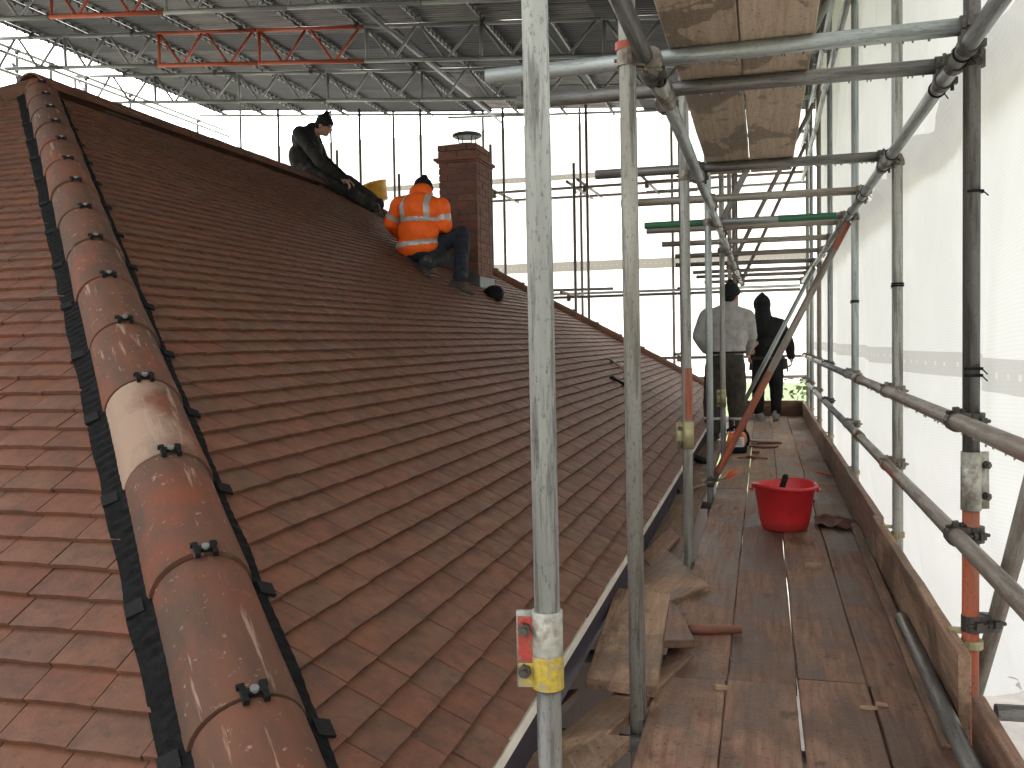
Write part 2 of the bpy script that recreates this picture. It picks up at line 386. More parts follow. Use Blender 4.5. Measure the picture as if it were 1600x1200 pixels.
# ------------------------------------------------------------------ the ground
GZ = -2.65
def ground_mat():
    m, t, p = node_mat('grass_and_soil'); b = NB(t); v = b.coord('Object', (1, 1, 1), False)
    n = b.noise(v, .6, 6, .65); n2 = b.noise(v, 6, 6, .7)
    c = b.ramp(n2, [(.3, (.055, .085, .018)), (.55, (.10, .15, .03)), (.75, (.17, .19, .045))])
    c = b.mix(b.ramp(n, [(.5, 0.0), (.65, .35)]), c, (.14, .11, .06)); b.l(c, p.inputs['Base Color']); p.inputs['Roughness'].default_value = .9
    b.l(b.bump(n2, .8, .1), p.inputs['Normal']); return m
m = MB(); m.add([(-250, -250, GZ), (250, -250, GZ), (250, 300, GZ), (-250, 300, GZ)], [(0, 1, 2, 3)])
tag(obj('ground', m, ground_mat()), kind='structure')
MT['paving'] = simple('pale_paving', (.42, .38, .34), .85, 0, .2, 3, .3)
m = MB(); m.add([(-30, -14, GZ + .01), (12, -14, GZ + .01), (12, 20, GZ + .01), (-30, 20, GZ + .01)], [(0, 1, 2, 3)])  # spread beyond the view so less green light bounces onto the sheeting
tag(obj('pavement', m, 'paving'), kind='structure')
m = MB(); m.add([(-80, 78, GZ + .01), (80, 78, GZ + .01), (80, 130, GZ + .01), (-80, 130, GZ + .01)], [(0, 1, 2, 3)])
tag(obj('road', m, 'paving'), kind='structure')

# ------------------------------------------------------------------ tiled roof of the house
XE, ZE, WD, Y0, Y1 = -.616, .18, 4.487, 1.173, 14.72          # eaves line, half span, near and far eaves
TH = R_(32.2); CT, ST = math.cos(TH), math.sin(TH)
XR, ZR = XE - WD, ZE + WD * math.tan(TH)
A = Vector((XR, Y0 + WD, ZR)); Bp = Vector((XR, Y1 - WD, ZR)); D = Vector((XE, Y0, ZE)); Cc = Vector((XE, Y1, ZE))
XL = XE - 2 * WD
roof = thing('tiled_roof', 'hipped roof of wet reddish brown clay tiles', 'roof', (XR, Y0 + WD, 0))
RO = origin(roof)
def main_pt(u, v, h=0): return Vector((XE - v * CT + ST * h, u, ZE + v * ST + CT * h))
def end_pt(u, v, h=0): return Vector((u, Y0 + v * CT - ST * h, ZE + v * ST + CT * h))
GAUGE, TW, TL, TT = .089, .165, .13, .0138
SLOPE_L = WD / CT
def tile_height(v): return .031 - .0138 / GAUGE * v          # top of a tile above the deck, v from its tail
# roof deck under the tiles (closed body), and the two slopes nobody sees from here
body = MB()
E4 = [Vector((XE, Y0, ZE)), Vector((XE, Y1, ZE)), Vector((XL, Y1, ZE)), Vector((XL, Y0, ZE))]
vs = [p + Vector((0, 0, -.01)) for p in E4] + [A + Vector((0, 0, -.01)), Bp + Vector((0, 0, -.01))]
body.add(vs, [(0, 1, 5, 4), (3, 0, 4), (1, 2, 5), (2, 3, 4, 5), (3, 2, 1, 0)])
obj('roof_deck', body, 'membrane', roof)
def clip(poly, a, b, c):
    """keep a*u + b*v + c >= 0"""
    out = []
    for i in range(len(poly)):
        p, q = poly[i], poly[(i + 1) % len(poly)]
        fp, fq = a * p[0] + b * p[1] + c, a * q[0] + b * q[1] + c
        if fp >= 0: out.append(p)
        if fp * fq < 0:
            t = fp / (fp - fq); out.append((p[0] + (q[0] - p[0]) * t, p[1] + (q[1] - p[1]) * t))
    return out
# shared tile meshes: slightly cambered, worn lower edge
def tile_shape(seed):
    r = random.Random(seed); nx = 4; vs = []; fs = []
    for j, (y0, kk) in enumerate(((0, 1), (.03, 0), (TL, 0))):
        for i in range(nx + 1):
            x = -TW / 2 + .0018 + (TW - .0036) * i / nx
            camber = .0022 * (1 - (2 * i / nx - 1) ** 2)
            vs.append((x, y0 + (r.uniform(-.0012, .0012) if j == 0 else 0), tile_height(y0) + camber + r.uniform(-.0005, .0005)))
    for i in range(nx + 1):
        vs.append((vs[i][0], vs[i][1] + .0008, vs[i][2] - TT))
    for j in range(2):
        for i in range(nx):
            k = j * (nx + 1) + i; fs.append((k, k + 1, k + nx + 2, k + nx + 1))
    b0 = 3 * (nx + 1)
    for i in range(nx): fs.append((b0 + i, b0 + i + 1, i + 1, i))
    o = len(vs); vs += [(vs[2 * (nx + 1)][0], TL, tile_height(TL) - TT), (vs[2 * (nx + 1) + nx][0], TL, tile_height(TL) - TT)]
    fs.append((b0, 0, nx + 1, 2 * (nx + 1), o)); fs.append((b0 + nx, o + 1, 2 * (nx + 1) + nx, nx + 1 + nx, nx))
    return vs, fs
SHAPES = [tile_shape(i) for i in range(8)]
SHAPE_ME = []
for i, (vs, fs) in enumerate(SHAPES):
    me = bpy.data.meshes.new('tile'); me.from_pydata(vs, [], fs); me.materials.append(MT['tile']); me.update(); SHAPE_ME.append(me)
FRAMES = {'main': (main_pt, Matrix(((0, -CT, ST), (1, 0, 0), (0, ST, CT)))), 'end': (end_pt, Matrix(((1, 0, 0), (0, CT, -ST), (0, ST, CT))))}
whole, cut = [], []
for slope in ('main', 'end'):
    n_c = int(SLOPE_L / GAUGE)
    for i in range(n_c):
        v = (-.035 if slope == 'main' else -.0675) + i * GAUGE; vm = max(v, 0)
        lo, hi = (Y0 + vm * CT, Y1 - vm * CT) if slope == 'main' else (XL + vm * CT, XE - vm * CT)
        wave = .0035 * math.sin(i * 1.7) + .002 * math.sin(i * .61)
        u = lo - TW + (TW / 2 if i % 2 else 0) + rnd.uniform(-.012, .012)
        while u < hi + TW:
            uc = u + TW / 2 + rnd.uniform(-.001, .001); vj = v + rnd.gauss(0, .0013) + .0014 * math.sin(u * .9 + i * .4)
            g = .03      # mitre gap under the hip tiles
            q = [(uc - TW / 2 + .001, vj), (uc + TW / 2 - .001, vj), (uc + TW / 2 - .001, vj + TL), (uc - TW / 2 + .001, vj + TL)]
            if slope == 'main': c1 = (1, -CT, -(Y0 + g)); c2 = (-1, -CT, Y1 - g)
            else: c1 = (-1, -CT, XE - g); c2 = (1, -CT, -(XL + g))
            ins = all(a * p[0] + b * p[1] + c >= 0 for a, b, c in (c1, c2) for p in q)
            if ins: whole.append((slope, uc, vj, rnd.gauss(0, .004), rnd.gauss(0, .0008)))
            else:
                pc = clip(clip(q, *c1), *c2)
                if len(pc) >= 3: cut.append((slope, pc, vj))
            u += TW
def size_px(slope, u, v):
    p = FRAMES[slope][0](u, v + .04); d = p - CAM; z = d.dot(BF)
    if z < .3: return 0
    x, y = 800 + FPX * d.dot(BR) / z, 600 - FPX * d.dot(BU) / z
    if not (-10 < x < 1610 and -10 < y < 1215): return 0
    nrm = FRAMES[slope][1].col[2]
    return abs(nrm.dot(d.normalized())) / z ** 2
whole.sort(key=lambda t: -size_px(*t[:3]))
for k, (slope, u, v, rz, dz) in enumerate(whole[:285]):
    o = link('tile', SHAPE_ME[rnd.randrange(8)], roof); pt, fr = FRAMES[slope]
    mw = fr @ Matrix.Rotation(rz, 3, 'Z'); o.matrix_local = Matrix.Translation(pt(u, v, dz) - RO) @ mw.to_4x4()
fv, ff = [], []
for slope, u, v, rz, dz in whole[285:]:
    pt, fr = FRAMES[slope]; mw = fr @ Matrix.Rotation(rz, 3, 'Z'); o_ = pt(u, v, dz) - RO
    vs, fs = SHAPES[rnd.randrange(8)]; b0 = len(fv)
    fv += [tuple(mw @ Vector(q) + o_) for q in vs]; ff += [tuple(b0 + k for k in f) for f in fs]
for slope, pc, v in cut:
    pt, fr = FRAMES[slope]; b0 = len(fv); n = len(pc)
    fv += [tuple(pt(a, b, tile_height(b - v)) - RO) for a, b in pc] + [tuple(pt(a, b, tile_height(b - v) - TT) - RO) for a, b in pc]
    ff += [tuple(b0 + i for i in range(n))] + [(b0 + (i + 1) % n, b0 + i, b0 + n + i, b0 + n + (i + 1) % n) for i in range(n)]
me = bpy.data.meshes.new('tile_field'); me.from_pydata(fv, [], ff); me.materials.append(MT['tile']); me.update()
tag(link('tile_field', me, roof), kind='stuff')

# hip and ridge tiles, with the black pleated roll under them, clips at each joint
def half_round(p0, p1, up, r0, r1, thick, mat, name, seg=16, span=96):
    p0, p1 = Vector(p0), Vector(p1); h = (p1 - p0); L = h.length; h.normalize(); s_ = h.cross(up).normalized(); up = s_.cross(h).normalized()
    m = MB(); vs = []; prof = [(0, r0), (.012, r0 + .002), (L * .5, (r0 + r1) / 2), (L, r1)]
    for (t, r) in prof:
        for ins in (0, thick):
            for i in range(seg + 1):
                a = R_(-span + 2 * span * i / seg); vs.append(p0 + h * t + s_ * (math.sin(a) * (r - ins)) + up * (math.cos(a) * (r - ins) - .006))
    n = seg + 1; fs = []; uv = []
    for k in range(len(prof) - 1):
        for i in range(seg):
            a = k * 2 * n + i; fs.append((a, a + 1, a + 2 * n + 1, a + 2 * n))
            u0, u1 = i / seg * .4, (i + 1) / seg * .4; uv.append([(u0, prof[k][0]), (u1, prof[k][0]), (u1, prof[k + 1][0]), (u0, prof[k + 1][0])])
            b = a + n; fs.append((b + 1, b, b + 2 * n, b + 2 * n + 1)); uv.append([(u0, 0)] * 4)
    for i in range(seg):
        fs.append((i + 1, i, n + i, n + i + 1)); uv.append([(i / seg * .4, 0)] * 4)
        e = (len(prof) - 1) * 2 * n; fs.append((e + i, e + i + 1, e + n + i + 1, e + n + i)); uv.append([(i / seg * .4, L)] * 4)
    for i in (0, seg):
        for k in range(len(prof) - 1):
            a = k * 2 * n + i; q = (a, a + 2 * n, a + 3 * n, a + n); fs.append(q if i == 0 else q[::-1]); uv.append([(0, 0)] * 4)
    m.add(vs, fs, uv); o = obj(name, m, mat, roof, True)
    try: o.data.set_sharp_from_angle(angle=R_(40))
    except Exception: pass
    return o, h, s_, up
def clip_part(p, h, s_, up, r, parent):
    m = MB(); c = p + up * (r - .006 + .004)
    for sg in (-1, 1):
        m.box(c + s_ * (.019 * sg) - up * .002, (.011, .046, .012), (s_, h, up)); m.box(c + s_ * (.021 * sg) + h * .02 - up * .004, (.015, .010, .010), (s_, h, up))
    m.box(c, (.04, .014, .010), (s_, h, up)); obj('clip', m, 'rubber', parent)
    m = MB(); m.tube(c + up * .003, c + up * .010, .0085, 12); obj('screw', m, 'alu', parent)
NM, NE = Vector((ST, 0, CT)), Vector((0, -ST, CT)); NF = Vector((0, ST, CT)); NB_ = Vector((-ST, 0, CT))
HT = .447
def hip_run(p0, p1, up, first, clips=True, cream=()):
    d = (p1 - p0); L = d.length; d.normalize(); k = 0; s = first
    while s < L - .05:
        a = p0 + d * max(s, -.05); e = min(s + HT - .006, L + .05); b_ = p0 + d * e
        lift = up * rnd.uniform(-.003, .003); tw = (h_side(d, up)) * rnd.uniform(-.004, .004)
        o, h, s_, u_ = half_round(a + lift + tw, b_ + lift + tw * .3, up, .112, .107, .014, 'hip_cream' if k in cream else 'hip', 'hip_tile')
        if clips and k > 0: clip_part(a + lift, h, s_, u_, .114, o)
        s += HT; k += 1
def h_side(d, up): return d.cross(up).normalized()
hip_run(D, A - (A - D).normalized() * .02, (NM + NE).normalized(), .486 - 3 * HT + HT, True, (4,))
hip_run(Cc, Bp, (NM + NF).normalized(), -.03)
hip_run(Vector((XL, Y0, ZE)), A, (NE + NB_).normalized(), -.03, False)
def ridge_run():
    s = A.y - .1
    while s < Bp.y + .1:
        e = min(s + .44, Bp.y + .14); half_round((XR, s, ZR + .005 + rnd.uniform(-.003, .003)), (XR, e, ZR + .005), Vector((0, 0, 1)), .114, .111, .014, 'hip', 'ridge_tile', 16, 84); s += .447
ridge_run()
def hip_roll(p0, p1, up, n1, side, wout, name='hip_roll'):
    """pleated strip lying on the tiles beside the hip tiles"""
    d = (p1 - p0); L = d.length; d.normalize(); sd_ = d.cross(n1).normalized() * side
    m = MB(); n = int(L / .02); rows = []
    for i in range(n + 1):
        t = L * i / n; pl = .0035 * (i % 2) + .004 * noise.noise(Vector((t * 9, side, 3))); wv = wout + .008 * noise.noise(Vector((t * 5, 7, side)))
        rows.append([p0 + d * t + sd_ * .06 + n1 * (.045 + pl), p0 + d * t + sd_ * (wv - .03) + n1 * (.034 + pl * 1.2), p0 + d * t + sd_ * wv + n1 * (.031 + pl * .5), p0 + d * t + sd_ * wv + n1 * .012])
    vs = [q for r in rows for q in r]
    m.add(vs, [(4 * i + k, 4 * i + k + 1, 4 * i + 5 + k, 4 * i + 4 + k) if side > 0 else (4 * i + 4 + k, 4 * i + 5 + k, 4 * i + k + 1, 4 * i + k) for i in range(n) for k in range(3)])
    o = obj(name, m, 'roll', roof)
    s = .486
    while s < L - .6:
        m = MB(); c = p0 + d * (s - .005) + sd_ * (wout - (.018 if side < 0 else .004)) + n1 * .044; m.box(c - n1 * .006, (.04, .045, .007), (sd_, d, n1)); obj('tab', m, 'rubber', o); s += HT
    return o
hip_roll(D, A - (A - D).normalized() * .1, None, NE, -1, .158); hip_roll(D, A - (A - D).normalized() * .1, None, NM, 1, .142)
# eaves: dark membrane lip, white trim, soffit, house wall
m = MB(); m.box((XE - .012, (Y0 + Y1) / 2, ZE - .005), (.075, Y1 - Y0 + .05, .008)); m.box((XE + .028, (Y0 + Y1) / 2, ZE - .015), (.004, Y1 - Y0 + .05, .03))
obj('eaves_membrane', m, 'membrane', roof)
m = MB(); m.box((XE + .0365, (Y0 + Y1) / 2, ZE - .022), (.013, Y1 - Y0 + .05, .034)); obj('eaves_trim', m, 'white_trim', roof)
m = MB(); m.box((XE + .012, (Y0 + Y1) / 2, ZE - .10), (.016, Y1 - Y0 + .03, .14)); obj('fascia', m, 'membrane', roof)
m = MB(); m.box(((XE + XL) / 2, Y0 - .03, ZE - .10), (2 * WD, .018, .17)); obj('fascia', m, 'white_trim', roof)
m = MB(); m.box(((XE + XL) / 2, (Y0 + Y1) / 2, ZE - .172), (2 * WD - .03, Y1 - Y0 - .03, .012)); obj('soffit', m, 'membrane', roof)
MT['house_wall'] = simple('render_wall', (.06, .034, .03), .9, 0, .3, 8, .3)
m = MB(); m.box(((XE + XL) / 2, (Y0 + Y1) / 2, (ZE - .18 + GZ) / 2), (2 * WD - .2, Y1 - Y0 - .2, ZE - .18 - GZ)); obj('wall', m, 'house_wall', roof)

# ------------------------------------------------------------------ chimney
CX1, CY0 = -3.02, 9.68; CWX, CWY = .44, .5525; CX0 = CX1 - CWX; CY1 = CY0 + CWY
chim = thing('chimney', 'square red brick chimney stack with a metal cowl on top', 'chimney', ((CX0 + CX1) / 2, (CY0 + CY1) / 2, 1.55))
CZ0 = 1.69 - .075 * 5; NCR = 24; CZT = CZ0 + NCR * .075
def brick_mesh(L, seed):
    r = random.Random(seed); m = MB(); m.box((0, 0, 0), (L, .1025, .065)); bm = bmesh.new(); me = m.mesh('brick', 'brick'); bm.from_mesh(me)
    bmesh.ops.bevel(bm, geom=bm.edges[:], offset=.004, segments=1, affect='EDGES')
    for v_ in bm.verts: v_.co += Vector((r.uniform(-.0015, .0015), r.uniform(-.0015, .0015), r.uniform(-.001, .001)))
    bm.to_mesh(me); bm.free(); return me
BS = [brick_mesh(.215, i) for i in range(3)]; BH = [brick_mesh(.1025, i + 9) for i in range(3)]
def put_brick(x, y, z, half, rot, grow=0):
    o = link('brick', (BH if half else BS)[rnd.randrange(3)], chim); o.location = Vector((x, y, z)) - origin(chim)
    o.rotation_euler = (rnd.gauss(0, .004), 0, (R_(90) if rot else 0) + rnd.gauss(0, .006) + (math.pi if rnd.random() < .5 else 0))
def brick_course(z, odd, x0, x1, y0, y1, jit=.002):
    for yy in (y0 + .05125, y1 - .05125):
        row = [('H', .05125), ('S', .22), ('H', .38875)] if odd else [('S', .1075), ('S', .3325)]
        for kd, dx in row: put_brick(x0 + dx * (x1 - x0) / .44, yy + rnd.uniform(-jit, jit), z, kd == 'H', False)
    s0 = y0 + .1125
    for xx in (x0 + .05125, x1 - .05125):
        row = [('S', .1075), ('H', .27625)] if odd else [('H', .05125), ('S', .22)]
        for kd, dy in row: put_brick(xx + rnd.uniform(-jit, jit), s0 + dy, z, kd == 'H', True)
for i in range(NCR): brick_course(CZ0 + .0375 + i * .075, i % 2, CX0, CX1, CY0, CY1)
m = MB(); m.box(((CX0 + CX1) / 2, (CY0 + CY1) / 2, (CZ0 + CZT + .18) / 2), (CWX - .018, CWY - .018, CZT - CZ0 + .18)); obj('mortar', m, 'mortar', chim)
m = MB(); m.box(((CX0 + CX1) / 2, (CY0 + CY1) / 2, CZT + .017), (CWX + .09, CWY + .09, .03)); m.box(((CX0 + CX1) / 2, (CY0 + CY1) / 2, CZT - .006), (CWX + .045, CWY + .045, .02)); obj('corbel', m, 'brick', chim)
for i in range(2): brick_course(CZT + .07 + i * .073, i % 2, CX0 - .008, CX1 + .008, CY0 - .008, CY1 + .008)
cx, cy, cz = (CX0 + CX1) / 2, (CY0 + CY1) / 2, CZT + .18
m = MB(); m.box((cx, cy, cz + .006), (CWX - .02, CWY - .02, .045), taper=.6); obj('flaunching', m, 'mortar', chim)
cw = MB(); cw.lathe((cx + .03, cy, cz + .02), [(.0, .0), (.105, 0), (.1, .03), (.0, .03)], 20); cowl = obj('cowl', cw, 'galv_dark', chim)
for k in range(4):
    a = R_(45 + 90 * k); m = MB(); m.tube((cx + .03 + .095 * math.cos(a), cy + .095 * math.sin(a), cz + .03), (cx + .03 + .12 * math.cos(a), cy + .12 * math.sin(a), cz + .14), .007, 8); obj('leg', m, 'coupler_dark', cowl)
m = MB(); m.lathe((cx + .03, cy, cz + .125), [(.15, 0), (.168, .012), (.165, .03), (.12, .05), (.0, .06)], 20); m.lathe((cx + .03, cy, cz + .125), [(.0, .003), (.15, 0)], 20); obj('lid', m, 'coupler_dark', cowl, True)
# lead flashing wrapped round the foot, stepping down the slope
def roof_z(x): return ZE + (XE - x) * math.tan(TH)
m = MB()
for (xa, xb, yy, nrm) in ((CX0 - .02, CX1 + .02, CY0 - .012, (0, -1, 0)),):
    m.add([(xa, yy, roof_z(xa) + .19), (xb, yy, roof_z(xb) + .16), (xb, yy - .004, roof_z(xb) + .02), (xa, yy - .004, roof_z(xa) + .02), (xb + .04, yy - .13, roof_z(xb + .04) + .035), (xa, yy - .13, roof_z(xa) + .035)], [(3, 2, 1, 0), (5, 4, 2, 3)])
xa = CX1 + .012
m.add([(xa, CY0 - .02, roof_z(xa) + .15), (xa, CY1 + .02, roof_z(xa) + .15), (xa + .004, CY1 + .02, roof_z(xa) + .03), (xa + .004, CY0 - .02, roof_z(xa) + .03), (xa + .15, CY1 + .05, roof_z(xa + .15) + .04), (xa + .15, CY0 - .12, roof_z(xa + .15) + .04)], [(3, 2, 1, 0), (5, 4, 2, 3)])
obj('flashing', m, 'lead', chim)
# ------------------------------------------------------------------ walkway scaffold
LZ, TZ = 1.905, 1.955          # ledger and transom heights
XS, XI = .60, -.36             # outer and inner standards
XG = .548                      # guardrails
sc = thing('scaffold', 'galvanised tube scaffold with guardrails and overhead transoms along the walkway', 'scaffold', (XS, 3, 0))
up = Vector((0, 0, 1)); ey = Vector((0, 1, 0)); ex = Vector((1, 0, 0))
STD_Y = [2.98, 4.56, 6.60, 8.96, 10.70, 12.3, 13.35]
std_objs = []
lean = [(-.012, 0), (-.008, 0), (.004, 0), (0, 0), (.003, 0), (0, 0), (0, 0)]
for i, y in enumerate(STD_Y):
    l0 = lean[i][0]; a = Vector((XS - l0 * .8, y, GZ)); b = Vector((XS + l0, y, 4.95))
    mat = ['galv_dark', 'galv_green', 'galv', 'galv', 'galv_far', 'galv', 'galv_green'][i]
    if i == 0:
        p = pole('standard', (XS - .004, y, .62), b, 'galv_dark', sc)
        q = pole('standard', (XS - .006, y, GZ), (XS - .004, y, .62), 'orange_paint', sc)
        sleeve((XS - .004, y, .665), up, p, .175, 'sleeve', (.9, .44, 0))
        for zz in (1.52, .98, 1.0):      # cable ties
            m = MB(); m.tube((XS, y, zz - .004), (XS, y, zz + .004), TR + .004, 16); m.tube((XS + .02, y - .02, zz), (XS + .034, y - .026, zz - .016), .002, 6); obj('cable_tie', m, 'rubber', p)
        std_objs.append(p)
    else:
        p = pole('standard', a, b, mat, sc); std_objs.append(p)
        for zz in ((1.33, 1.34) if i < 3 else ()):
            m = MB(); m.tube((XS, y, zz - .004), (XS, y, zz + .004), TR + .004, 16); m.tube((XS - .02, y - .02, zz), (XS - .033, y - .026, zz - .012), .002, 6); obj('cable_tie', m, 'rubber', p)
# guardrails, slightly out of level as they are fixed by hand
for z0, z1, mat in ((.845, .835, 'galv_brown'), (.505, .49, 'galv_brown')):
    g = pole('guardrail', (XG, -1.2, z0 + .005), (XG, 5.9, z0), mat, sc); g2 = pole('guardrail', (XG - .004, 5.75, z0 + .002), (XG, 13.7, z1), 'galv', sc)
    m = MB(); m.tube((XG, 5.7, z0), (XG, 5.95, z0), TR + .006, 16); obj('sleeve_coupler', m, 'coupler', g2, 'tube')
    if z0 < .6:
        m = MB(); m.tube((XG, 3.9, z0), (XG, 4.65, z0), TR + .0007, 16, cap=False); obj('paint_band', m, 'orange_paint', g, 'tube')
    m = MB(); rr = random.Random(3)
    for k in range(60):
        if rr.random() < .4: continue
        y = 1.6 + k * .07 + rr.uniform(-.03, .03); m.lathe((XG + rr.uniform(-.004, .004), y, z0 - TR - .006), [(0, -.001), (.0025, .001), (.003, .004), (.0, .009)], 6)
    tag(obj('water_drop', m, 'alu', g), kind='stuff')
    for i, y in enumerate(STD_Y): coupler((XG, y - .03, z0), ey, up, (XS - XG + .004, .03, 0), std_objs[i], 'coupler_dark' if i in (0, 3) else 'coupler', .075)
for i, y in enumerate(STD_Y[:6]):      # toe board clips
    m = MB(); m.tube((XS, y, .16), (XS, y, .185), TR + .007, 14); m.box((XS - .03, y + .02, .205), (.06, .03, .012)); obj('toe_clip', m, 'coupler_yellow', std_objs[i])
# raking tube outside the first standard
ra, rb = onx(1553, 980, .68), onx(1625, 720, .60); rk = pole('raker', ra + (ra - rb) * 2.2, rb, 'galv_brown', sc)
coupler((XS, STD_Y[0], .235), up, (.1, .1, 1), (.055, .02, 0), std_objs[0], 'coupler_dark', .06)
pole('ledger', (.66, 2.95, -.02), (1.9, 3.05, -.03), 'galv_pale', sc)
# ledgers at head height
lr = pole('ledger', (.555, -1.2, LZ), (.555, 5.2, LZ), 'galv', sc); lr2 = pole('ledger', (.556, 5.2, LZ), (.556, 13.8, LZ - .01), 'galv', sc)
ll0 = pole('ledger', (-.337, -1.0, LZ + .004), (-.318, 3.02, LZ + .004), 'galv_dark', sc)
ll = pole('ledger', (-.300, 2.86, LZ - .012), (-.300, 8.1, LZ - .005), 'galv', sc); ll2 = pole('ledger', (-.301, 8.1, LZ - .005), (-.301, 13.8, LZ), 'galv', sc)
m = MB(); m.tube((-.302, 2.95, LZ - .005), (-.300, 3.13, LZ - .01), TR + .006, 16); obj('sleeve_coupler', m, 'coupler', ll, 'tube')
for y in (2.9, 3.3, 4.4, 5.5, 5.7, 6.3):
    m = MB(); m.tube((.555, y - .004, LZ), (.555, y + .004, LZ), TR + .0045, 16); m.tube((.575, y, LZ - .015), (.588, y, LZ - .034), .002, 6); obj('cable_tie', m, 'rubber', lr)
for i, y in enumerate(STD_Y): coupler((.555, y + .03, LZ), ey, up, (XS - .555, -.03, 0), std_objs[i], 'coupler_dark' if i == 0 else 'coupler', .07)
# transoms: ends read off the photograph, all at one height
TRS = [((762, 122), (1519, 38), 'galv'), ((808, 160), (1480, 103), 'galv_dark'), ((930, 273), (1388, 244), 'galv_dark'), ((970, 318), (1362, 297), 'galv_brown'),
       ((1007, 353), (1325, 336), 'galv'), ((1010, 361), (1320, 346), 'galv_brown'), ((1034, 382), (1305, 370), 'galv_brown'), ((1055, 401), (1288, 390), 'galv_brown'),
       ((1055, 414), (1280, 407), 'galv_dark'), ((1083, 426), (1264, 418), 'galv_far'), ((1088, 433), (1262, 426), 'galv_far'), ((1100, 441), (1256, 436), 'galv_far')]
for i, (pa, pb, mat) in enumerate(TRS):
    a, b = onz(*pa, TZ), onz(*pb, TZ); ym = (a.y + b.y) / 2; a.y = ym + (a.y - ym) * .6; b.y = ym + (b.y - ym) * .6
    if b.x < .60: b.x = .605
    tr = pole('transom', a, b, mat, sc)
    d = (b - a).normalized()
    if i == 4:
        for s0, s1 in ((.0, .30), (.66, .93)):
            L = (b - a); m = MB(); m.tube(a + L * s0, a + L * s1, TR + .0008, 16, cap=False); obj('paint_band', m, 'green_paint', tr, 'tube')
    for xx in (-.300 if i > 1 else -.32, .555):
        t = (xx - a.x) / (b.x - a.x); p = a + (b - a) * t; coupler(p, d, ey, (0, 0, LZ - TZ), tr, 'coupler_dark' if i in (0, 1, 2) else 'coupler', .06)
    if i < 3:
        m = MB(); rr = random.Random(i)
        for k in range(34):
            if rr.random() < .35: continue
            p = a + (b - a) * (.42 + .55 * k / 34 + rr.uniform(-.012, .012)); m.lathe(p - up * (TR + .007), [(0, -.0005), (.0026, .0015), (.0032, .005), (.0, .011)], 6)
        tag(obj('water_drop', m, 'alu', tr), kind='stuff')
# putlog packer blocks on the inner ledger
m = MB(); m.box((-.31, 2.98, TZ + .005), (.03, .05, .055)); obj('packer', m, 'coupler_yellow', ll0)
# inner standards
def std_in(pts, mat, seg_mats=None):
    a, b = Vector(pts[0]), Vector(pts[1]); return pole('standard', a, b, mat, sc)
P0 = Vector((-.392, 1.63, 0))
p0a = pole('standard', (-.386, 1.632, GZ), (-.3885, 1.63, .50), 'galv_dark', sc, TR - .001)
p0 = pole('standard', (-.3885, 1.63, .50), (-.403, 1.63, 4.95), 'galv_pale', sc)
# sleeve coupler with red and yellow paint
s0 = sleeve((-.389, 1.63, .535), up, p0, .145, 'sleeve', (-1, -.15, 0))
m = MB(); m.tube((-.389, 1.63, .463), (-.389, 1.63, .525), TR + .0053, 18, cap=False); obj('paint_band', m, 'yellow_flake', p0, 'tube')
side = Vector((-1, -.15, 0)).normalized(); t3 = up.cross(side)
m = MB(); m.box(Vector((-.389, 1.63, .555)) + side * (TR + .017) + t3 * 0, (.026, .0145, .085), (side, t3, up)); obj('paint_patch', m, 'red_tag', p0)
m = MB(); m.box(Vector((-.389, 1.63, .487)) + side * (TR + .017), (.026, .0147, .045), (side, t3, up)); obj('paint_patch', m, 'yellow_flake', p0)
INN = [((XI, 2.64), (XI - .018, 2.64), 'galv_green'), ((XI, 4.60), (XI - .012, 4.60), 'galv_green'), ((XI, 6.52), (XI - .006, 6.52), 'galv'),
       ((XI, 8.64), (XI, 8.64), 'galv_green'), ((XI, 10.7), (XI, 10.7), 'galv_brown'), ((XI, 12.35), (XI, 12.35), 'galv_far'), ((XI, 13.4), (XI, 13.4), 'galv_far')]
inn = []
for i, (b0, t0, mat) in enumerate(INN):
    q = pole('standard', (*b0, GZ if i else -.25), (*t0, 4.95), mat, sc); inn.append(q)
    coupler((-.302, b0[1] + .03, LZ), ey, up, (XI - .008 + .302, -.03, 0), q, 'coupler', .06)
q = inn[1]; m = MB(); m.tube((XI - .003, 4.6, .70), (XI - .004, 4.6, .96), TR + .0009, 16, cap=False); obj('paint_band', m, 'orange_paint', q, 'tube'); sleeve((XI - .003, 4.6, .625), up, q, .135, 'coupler_yellow', (-1, -.25, 0))
sleeve((XI, 8.64, .55), up, inn[3], .16, 'coupler_yellow', (-1, -.3, 0))
coupler((XI, 6.52, .10), up, ex, (0, -.052, 0), inn[2], 'coupler_dark', .05)
m = MB(); m.tube((-.372, 2.64, 1.925), (-.372, 2.64, 1.948), TR + .006, 14); m.tube((-.36, 2.60, 1.965), (-.34, 2.59, 1.965), .014, 8); obj('band_clip', m, 'red_paint', inn[0])
# low ledger along the inner standards
lo = pole('ledger', (XI + .052, 3.6, -.075), (XI + .052, 13.3, -.075), 'galv_dark', sc)
